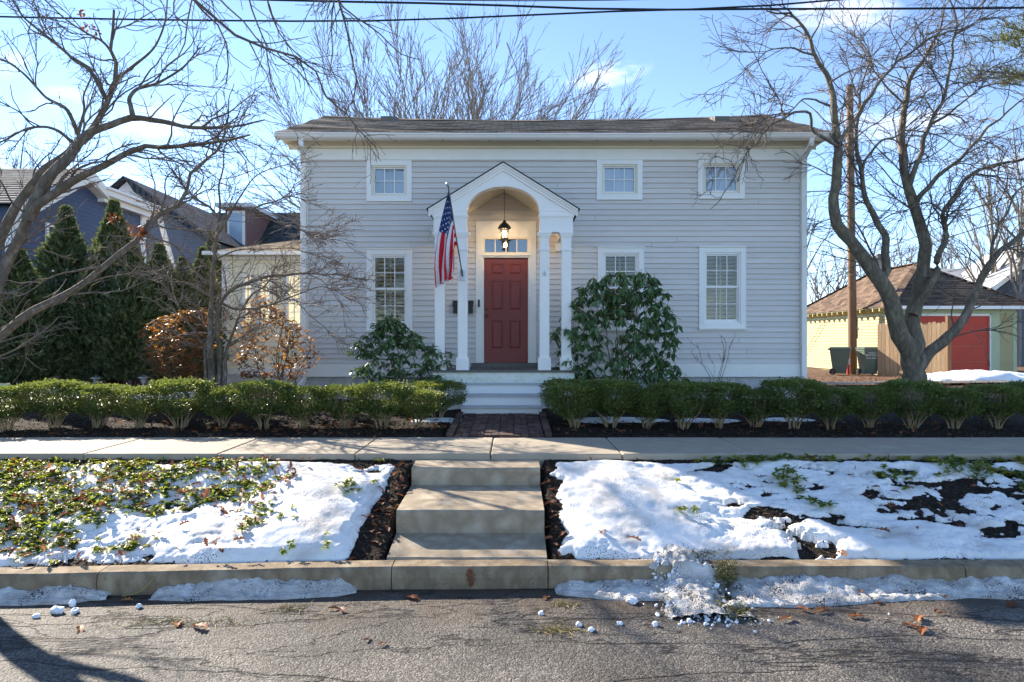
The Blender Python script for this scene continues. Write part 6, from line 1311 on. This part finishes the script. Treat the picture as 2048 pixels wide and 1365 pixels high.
for me_i in range(4):
    import bmesh; b = bmesh.new(); bmesh.ops.create_icosphere(b, subdivisions=1, radius=1); V0 = np.array([v.co for v in b.verts]); T = np.array([[v.index for v in f.verts] for f in b.faces]); b.free()
    for k in range(120):
        t = r.random(); x = 1.40 + r.normal(0, .10 + .13 * t) + .12 * t; y = 6.02 - .98 * t ** .8 + r.normal(0, .05); base = float(np.interp(y, [5.2, 5.5, 5.74, 5.80, 6.1], [.0, .03, .10, .20, .25])); s = .005 + .023 * r.random() ** 3
        q = np.linalg.qr(r.normal(0, 1, (3, 3)))[0]; V = (V0 * r.uniform(.55, 1.25, (len(V0), 1)) * r.uniform(.5, 1.2, 3)) @ q
        g.add(V * s + (x, y, base + s * .25), None, T)
# the fused, dirty core of the heap, lying over kerb and gutter
a, b = np.meshgrid(np.linspace(0, 1, 70), np.linspace(0, 1, 70)); XX, YY = 1.02 + .86 * a, 6.06 - .92 * b
base = np.interp(YY, [5.2, 5.5, 5.72, 5.765, 5.79, 6.06], [.0, .015, .06, .12, .20, .24]); f = 1 - ((a - .5 - .05 * b) / (.24 + .18 * b)) ** 2 - .55 * (b - .35) ** 2 + (noise2(XX, YY, 7, 431, 5) - .5) * 2.2 - .30
ZZ = base + np.where(f > 0, .055 * (1 - np.exp(-np.maximum(f, 0) * 3)), -.05) + (noise2(XX, YY, 22, 433, 4) - .5) * .045 * (f > 0)
gg = G(); gg.add(np.stack([XX, YY, ZZ], -1), gridq(np.arange(XX.size).reshape(XX.shape))[:, ::-1]); stuff(put('spilled_snow', gg.mesh('spilled_snow', MT['dirtysnow'], True)), 'fused dirty core of the snow spilled over the kerb', 'snow')
stuff(put('spilled_snow', g.mesh('spilled_snow', MT['snowclean'], False)), 'heap of spilled snow crumbs falling over the kerb onto the road', 'snow')
def blades(n, cx, cy, sx, sy, z, L, r, up=.4):
    p0 = np.stack([r.normal(cx, sx, n), r.normal(cy, sy, n), np.full(n, z)], 1) if np.isscalar(z) else np.stack([r.normal(cx, sx, n), r.normal(cy, sy, n), r.uniform(z[0], z[1], n)], 1)
    d = unit(np.c_[r.normal(0, 1, (n, 2)), r.normal(up, .3, n)]) * r.uniform(.5, 1., n)[:, None] * L; return np.stack([p0, p0 + d * .5 + (0, 0, .004), p0 + d], 1)
for (n, cx, cy, sx, sy, z) in ((420, 1.80, 5.74, .05, .05, (.03, .24)), (260, 1.50, 5.45, .16, .10, (.0, .05)), (160, 1.62, 5.95, .15, .06, (.22, .27)), (200, 1.72, 5.25, .06, .08, (.0, .04))): q = blades(n, cx, cy, sx, sy, z, .05, r); gm.tubes(q, np.tile(np.array((.003, .003, .001)), (n, 1)), 3)
stuff(put('matted_grass', gm.mesh('matted_grass', MT['moss2'])), 'matted dry grass hanging over the kerb beside the spilled snow', 'grass')
g = G()
for (n, cx, cy, sx, sy) in ((120, .33, 4.95, .10, .03), (160, -2.5, 5.1, .35, .05), (60, -1.75, 5.35, .08, .03), (70, .42, 5.42, .05, .03)): q = blades(n, cx, cy, sx, sy, .006, .09, r, .05); g.tubes(q, np.tile(np.array((.002, .002, .001)), (n, 1)), 3)
stuff(put('pine_needles', g.mesh('pine_needles', MT['straw'])), 'dry needles and grass stalks drifted on the road near the gutter', 'litter')
# bent dry reed leaning on the left kerb
g = G(); g.tubes(smooth([PX(245, 1193, 5.62), PX(285, 1180, 5.6), PX(300, 1165, 5.62), PX(313, 1148, 5.68)], 12), np.linspace(.007, .003, 12), 5); tag(put('dry_stalk', g.mesh('dry_stalk', MT['straw'])), 'bent dry straw stalk leaning over the kerb at left', 'stalk')
# yard snow
def snow_patch(cx, cy, rx, ry, h, seed, lab, top=0.):
    a, b = np.meshgrid(np.linspace(-1.2, 1.2, 46), np.linspace(-1.2, 1.2, 40)); XX, YY = cx + a * rx, cy + b * ry; f = 1 - np.sqrt(a * a + b * b) + (noise2(XX, YY, 1.8, seed, 4) - .5) * .9; ZZ = gz(XX, YY) + top + h * np.sqrt(np.clip(f, 0, 1)) + np.where(f < 0, -.12, .0) + (noise2(XX, YY, 5, seed + 3) - .5) * h * .2
    g = G(); g.add(np.stack([XX, YY, ZZ], -1), gridq(np.arange(XX.size).reshape(XX.shape))); stuff(put('snow', g.mesh('snow', MT['snowclean'], True)), lab, 'snow')
snow_patch(14.0, 20.6, 2.0, 1.1, .32, 401, 'snow heap on the drive before the red garage door', .04); snow_patch(1.7, 10.75, .75, .26, .06, 403, 'snow strip behind the hedge right of the porch steps'); snow_patch(3.1, 10.7, .55, .20, .05, 405, 'snow strip behind the middle of the right hedge'); snow_patch(-1.1, 10.75, .5, .2, .05, 407, 'snow strip behind the hedge left of the porch steps')
snow_patch(4.3, 10.8, .5, .16, .04, 408, 'thin snow strip behind the hedge near the house corner')
snow_patch(-8.3, 14.6, 1.1, .6, .10, 409, 'snow patch below the arborvitae row'); snow_patch(-6.5, 13.8, .9, .6, .12, 411, 'snow patch behind the left copper-leaved shrub')
# bark chips on bare soil, bed and verge
r = np.random.default_rng(131); pos = []
X = r.uniform(-6.6, 6.6, 26000); Y = r.uniform(5.8, 7.86, 26000); k = kerb_y(X) + .21; ok = (Y > k) & (snow_t(X, Y) < .004) & ~((X > -1.12) & (X < .33)); pos.append(np.stack([X, Y, verge_z(X, Y) + .006], 1)[ok])
X = r.uniform(-8, 8, 15000); Y = 9.25 + 1.9 * r.random(15000) ** 1.6; ok = ~((X > -.88) & (X < .54)); pos.append(np.stack([X, Y, gz(X, Y) + (noise2(X, Y, 3, 61) - .5) * .05 + .012], 1)[ok])
pos = np.concatenate(pos); n = len(pos); d = r.normal(0, 1, (n, 3)) * (1, 1, .35); Xf, Yf_, Zf = frames(n, d, r); g = G()
g.scatter([(-.14, 0, 0), (.14, 0, .02), (.12, 1, 0), (-.10, 1, .03)], [(0, 1, 2, 3)], pos, Xf, Yf_, Zf, r.uniform(.02, .06, n)); stuff(put('bark_chips', g.mesh('bark_chips', MT['chip'])), 'dark bark mulch chips covering the bare soil', 'mulch')
# evergreen ground cover: rosettes of leaves
def rosettes(pts, r, size=.055):
    n = len(pts); g = G(); m = 8
    for k in range(m):
        a = r.uniform(0, .5, n) + k * 6.283 / m; el = r.normal(.10, .38, n); d = np.stack([np.cos(a) * np.cos(el), np.sin(a) * np.cos(el), np.sin(el)], 1); Xf, Yd, Zf = frames(n, d, r); g.scatter(np.array(LEAFV) * (1.75, 1, 1.4), LEAFQ, pts, Xf, Yd, Zf, r.uniform(.6, 1.25, n) * size)
    return g
r = np.random.default_rng(141); N0 = 15000; X = r.uniform(-7.5, -1.25, N0); Y = r.uniform(5.75, 7.86, N0); s = (Y - kerb_y(X) - .2) / (7.66 - kerb_y(X))
cover = noise2(X * .9 + Y * .5, Y * 1.3 - X * .25, 1.7, 145, 4); dens = sstep(.43, .56, cover + .27 * sstep(-2.1, -4.4, X) - .10 + .10 * sstep(.85, 1.0, s) * sstep(-1.9, -3.0, X) - .18 * sstep(.16, .04, s)) * sstep(-2.1, -3.2, X - .5 * (cover - .5))
dens = dens * (.32 + .68 * sstep(.44, .56, noise2(X + .6 * Y, Y * 1.5, 5.5, 149, 3))); ok = (r.random(N0) < dens * .70) & (s > .02) & (s < 1); pl = np.stack([X, Y, onverge(X, Y) + .004 + .018 * r.random(N0)], 1)[ok]
X = r.uniform(1.6, 7, 9000); Y = r.uniform(6, 7.86, 9000); s = (Y - kerb_y(X) - .2) / (7.66 - kerb_y(X)); cover = noise2(X, Y * 1.4, 2.1, 155, 3)
dens = sstep(.54, .66, cover + .20 * sstep(3.6, 5.2, X) * sstep(.5, .8, s) + .11 * sstep(.9, 1., s) - .16 * sstep(.6, .3, s) + .05 * sstep(3.4, 4.5, X) - .05 * sstep(3, 2, X)); ok = (r.random(9000) < dens * .30) & (s > .2) & (s < .985); pr = np.stack([X, Y, onverge(X, Y) + .025 + .03 * r.random(9000)], 1)[ok]
tuft = [(690, 1000, 14, .09), (500, 1085, 4, .05), (650, 1100, 3, .04), (745, 992, 2, .02), (770, 960, 3, .03), (800, 1052, 2, .03), (1360, 985, 2, .03), (580, 1100, 3, .05)]; pt_ = []
for (px, py, n, sp_) in tuft:
    Y0 = F * 1.62 / (py - 682.5) if py < 1050 else F * 1.85 / (py - 682.5)
    for _ in range(n): x, y = (px - 1024) / F * Y0 + r.normal(0, sp_), min(7.8, Y0 + r.normal(0, sp_)); pt_.append((x, y, float(onverge(x, y)) + .03))
g = rosettes(np.concatenate([pl, np.array(pt_)]), r, .044); stuff(put('ground_cover', g.mesh('ground_cover', MT['pach'])), 'green ground cover poking through the snow left of the steps', 'ground cover')
g = rosettes(pr, r, .056); stuff(put('ground_cover', g.mesh('ground_cover', MT['pach'])), 'green ground cover clumps on the bare right-hand verge', 'ground cover')
# fallen leaves: litter as one mass, the clear ones singly
def oak_leaf():
    """lobed curled leaf"""
    n = 9; V, Q = [], []; w = [.02, .16, .09, .26, .13, .30, .14, .18, .02]
    for i in range(n):
        t = i / (n - 1)
        for sx in (-1, 0, 1): V.append((sx * w[i], t, .16 * abs(sx) * w[i] * 3 + .07 * math.sin(t * 3.1) + (.05 if sx > 0 else 0) * math.sin(t * 9)))
    for i in range(n - 1): a = i * 3; Q += [(a, a + 1, a + 4, a + 3), (a + 1, a + 2, a + 5, a + 4)]
    return np.array(V), np.array(Q)
ov, oq = oak_leaf(); leaf_me = G().add(ov, oq).mesh('fallen_leaf', MT['dryleaf'])
r = np.random.default_rng(171); pos = []
X = r.uniform(-7, -2.3, 900); Y = r.uniform(5.8, 7.8, 900); c_ = noise2(X * .9 + Y * .5, Y * 1.3 - X * .25, 1.7, 145, 4); ok = (c_ > .38) & (Y > kerb_y(X) + .25) & (r.random(900) < .75); pos.append(np.stack([X, Y, onverge(X, Y) + .045], 1)[ok])
X = np.r_[r.normal(-1.24, .06, 34), r.normal(.38, .03, 24), r.normal(-1.5, .15, 14)]; Y = r.uniform(6.05, 7.8, len(X)); pos.append(np.stack([X, Y, verge_z(X, Y) + .03], 1))
X = r.uniform(-6.5, 6.5, 220); X = X[(X < -.95) | (X > .6)]; Y = r.uniform(9.35, 10.4, len(X)); pos.append(np.stack([X, Y, gz(X, Y) + .03], 1))
X = r.uniform(-4.5, -.95, 70); Y = r.normal(10.0, .18, 70); pos.append(np.stack([X, Y, gz(X, Y) + .04], 1))
X = r.uniform(3.6, 6, 26); Y = r.uniform(6.1, 7.6, 26); pos.append(np.stack([X, Y, onverge(X, Y) + .03], 1))
X = np.r_[r.uniform(6.3, 13, 700)]; Y = r.uniform(15, 25, 700); pos.append(np.stack([X, Y, gz(X, Y) + .05], 1))
pos = np.concatenate(pos); n = len(pos); Xf, Yd, Zf = frames(n, r.normal(0, 1, (n, 3)) * (1, 1, .35), r); g = G(); g.scatter(ov, oq, pos, Xf, Yd, Zf, r.uniform(.05, .11, n)); stuff(put('leaf_litter', g.mesh('leaf_litter', MT['dryleaf2'])), 'scattered dry brown leaves over verge, bed and yard', 'leaves')
fl_ = [(1070, 1168, .0, 'x')]
single = [(942, 1170, 'kerb', 'pointed leaf stuck upright on the kerb face below the steps'), (813, 1192, 0, 'pale leaf in the shaded gutter below the steps'), (655, 1215, 0, 'small reddish leaf on the road left of the steps'), (680, 1214, 0, 'flat brown leaf beside the small reddish one'), (240, 1200, 0, 'curled rust leaf in the gutter gap at left'), (160, 1250, 0, 'bright orange leaf alone on the road at left'), (728, 1280, 0, 'left of two tiny leaves on the open road'), (757, 1288, 0, 'right of two tiny leaves on the open road'),
          (355, 1252, 0, 'pale curled leaf among the drifted needles'), (385, 1250, 0, 'brown leaf among the drifted needles'), (1086, 1197, 0, 'yellowish leaf tuft at the end of the right gutter ridge'), (1368, 1222, 0, 'red-brown leaf half under the spilled snow'), (1560, 1240, 0, 'crumpled brown leaf below the dirty ice sheet'), (1622, 1222, 0, 'pale star-shaped leaf on the road'), (1660, 1218, 0, 'large orange leaf on the road right of the star-shaped one'),
          (1722, 1195, 0, 'leaf at the lip of the long gutter ridge'), (1752, 1205, 0, 'small orange leaf below the lip of the gutter ridge'), (1730, 1232, 0, 'lone leaf left of the leaf cluster at right'), (1803, 1245, 0, 'left leaf of the cluster on the road at right'), (1835, 1243, 0, 'middle leaf of the cluster on the road at right'), (1850, 1252, 0, 'right leaf of the cluster on the road at right'), (1876, 1217, 0, 'upper of two small orange leaves at right'), (1895, 1224, 0, 'lower of two small orange leaves at right'), (1897, 1196, 0, 'leaf on the gutter ridge near the right edge'), (2040, 1206, 0, 'leaf cut by the right edge beside the gutter ridge'),
          (1762, 1070, 'snow', 'large pale brown leaf on bare mulch in the right-hand verge'), (1213, 1108, 'snow', 'brown leaf on the snow above the kerb, left of a redder one'), (1263, 1107, 'snow', 'redder leaf on the snow above the kerb'), (775, 1000, 'snow', 'large brown leaf on mulch beside the second step'), (1690, 1113, 'snow', 'dark red leaf at the snow edge above the right kerb')]
for k, (px, py, on, lab) in enumerate(single):
    if on == 'kerb': x, Y, z = (px - 1024) / F * 5.76, 5.735, .035
    elif on == 'snow':
        Y = 6.5
        for _ in range(12): x = (px - 1024) / F * Y; Y = F * (CZ - float(onverge(x, Y))) / (py - 682.5); Y = min(max(Y, 5.95), 7.8)
        z = float(onverge(x, Y)) + .02
    else: Y = F * (CZ - .02) / (py - 682.5); x = (px - 1024) / F * Y; z = .012 if not 1700 < px < 1760 or py > 1200 else .06
    s = r.uniform(.075, .125) * (.6 if 'tiny' in lab or 'small' in lab else 1.15 if 'large' in lab else 1); o = bpy.data.objects.new('fallen_leaf', leaf_me); C.objects.link(o); o.location = (x, Y, z); o.scale = (s * 1.25, s * 1.25, s * 1.25)
    o.rotation_euler = (R(70), 0, R(20)) if on == 'kerb' else (r.normal(-.10, .08), r.normal(0, .12), r.uniform(0, 6.28)); tag(o, lab, 'leaf', 'fallen leaves lying singly')
# small lanterns in the bed at left
for k, (px, Y, lab) in enumerate(((287, 14.2, 'small path light at the foot of the arborvitae'), (193, 14.0, 'small grey path light left of the dry grass tuft'))):
    x = (px - 1024) / F * Y; z0 = float(gz(x, Y)); t = root('path_light', (x, Y, z0), lab, 'path light', 'path lights in the left bed'); g = G(); g.lathe([(.015, -.05), (.015, .28), (.05, .29), (.06, .38), (.05, .40)], (x, Y, z0), 8); put('stake', g.mesh('stake', MT['steel']), t); g = G(); g.lathe([(.001, .47), (.12, .41), (.12, .395), (.001, .40)], (x, Y, z0), 8); put('cap', g.mesh('cap', MT['steel']), t)
x, Y = (215 - 1024) / F * 13.9, 13.9; q = blades(260, x, Y, .10, .06, .93, .30, np.random.default_rng(4), 1.4); g = G(); g.tubes(q, np.tile(np.array((.004, .003, .001)), (260, 1)), 3); tag(put('grass_tuft', g.mesh('grass_tuft', MT['straw'])), 'tuft of dry tan grass at the foot of the arborvitae', 'grass')
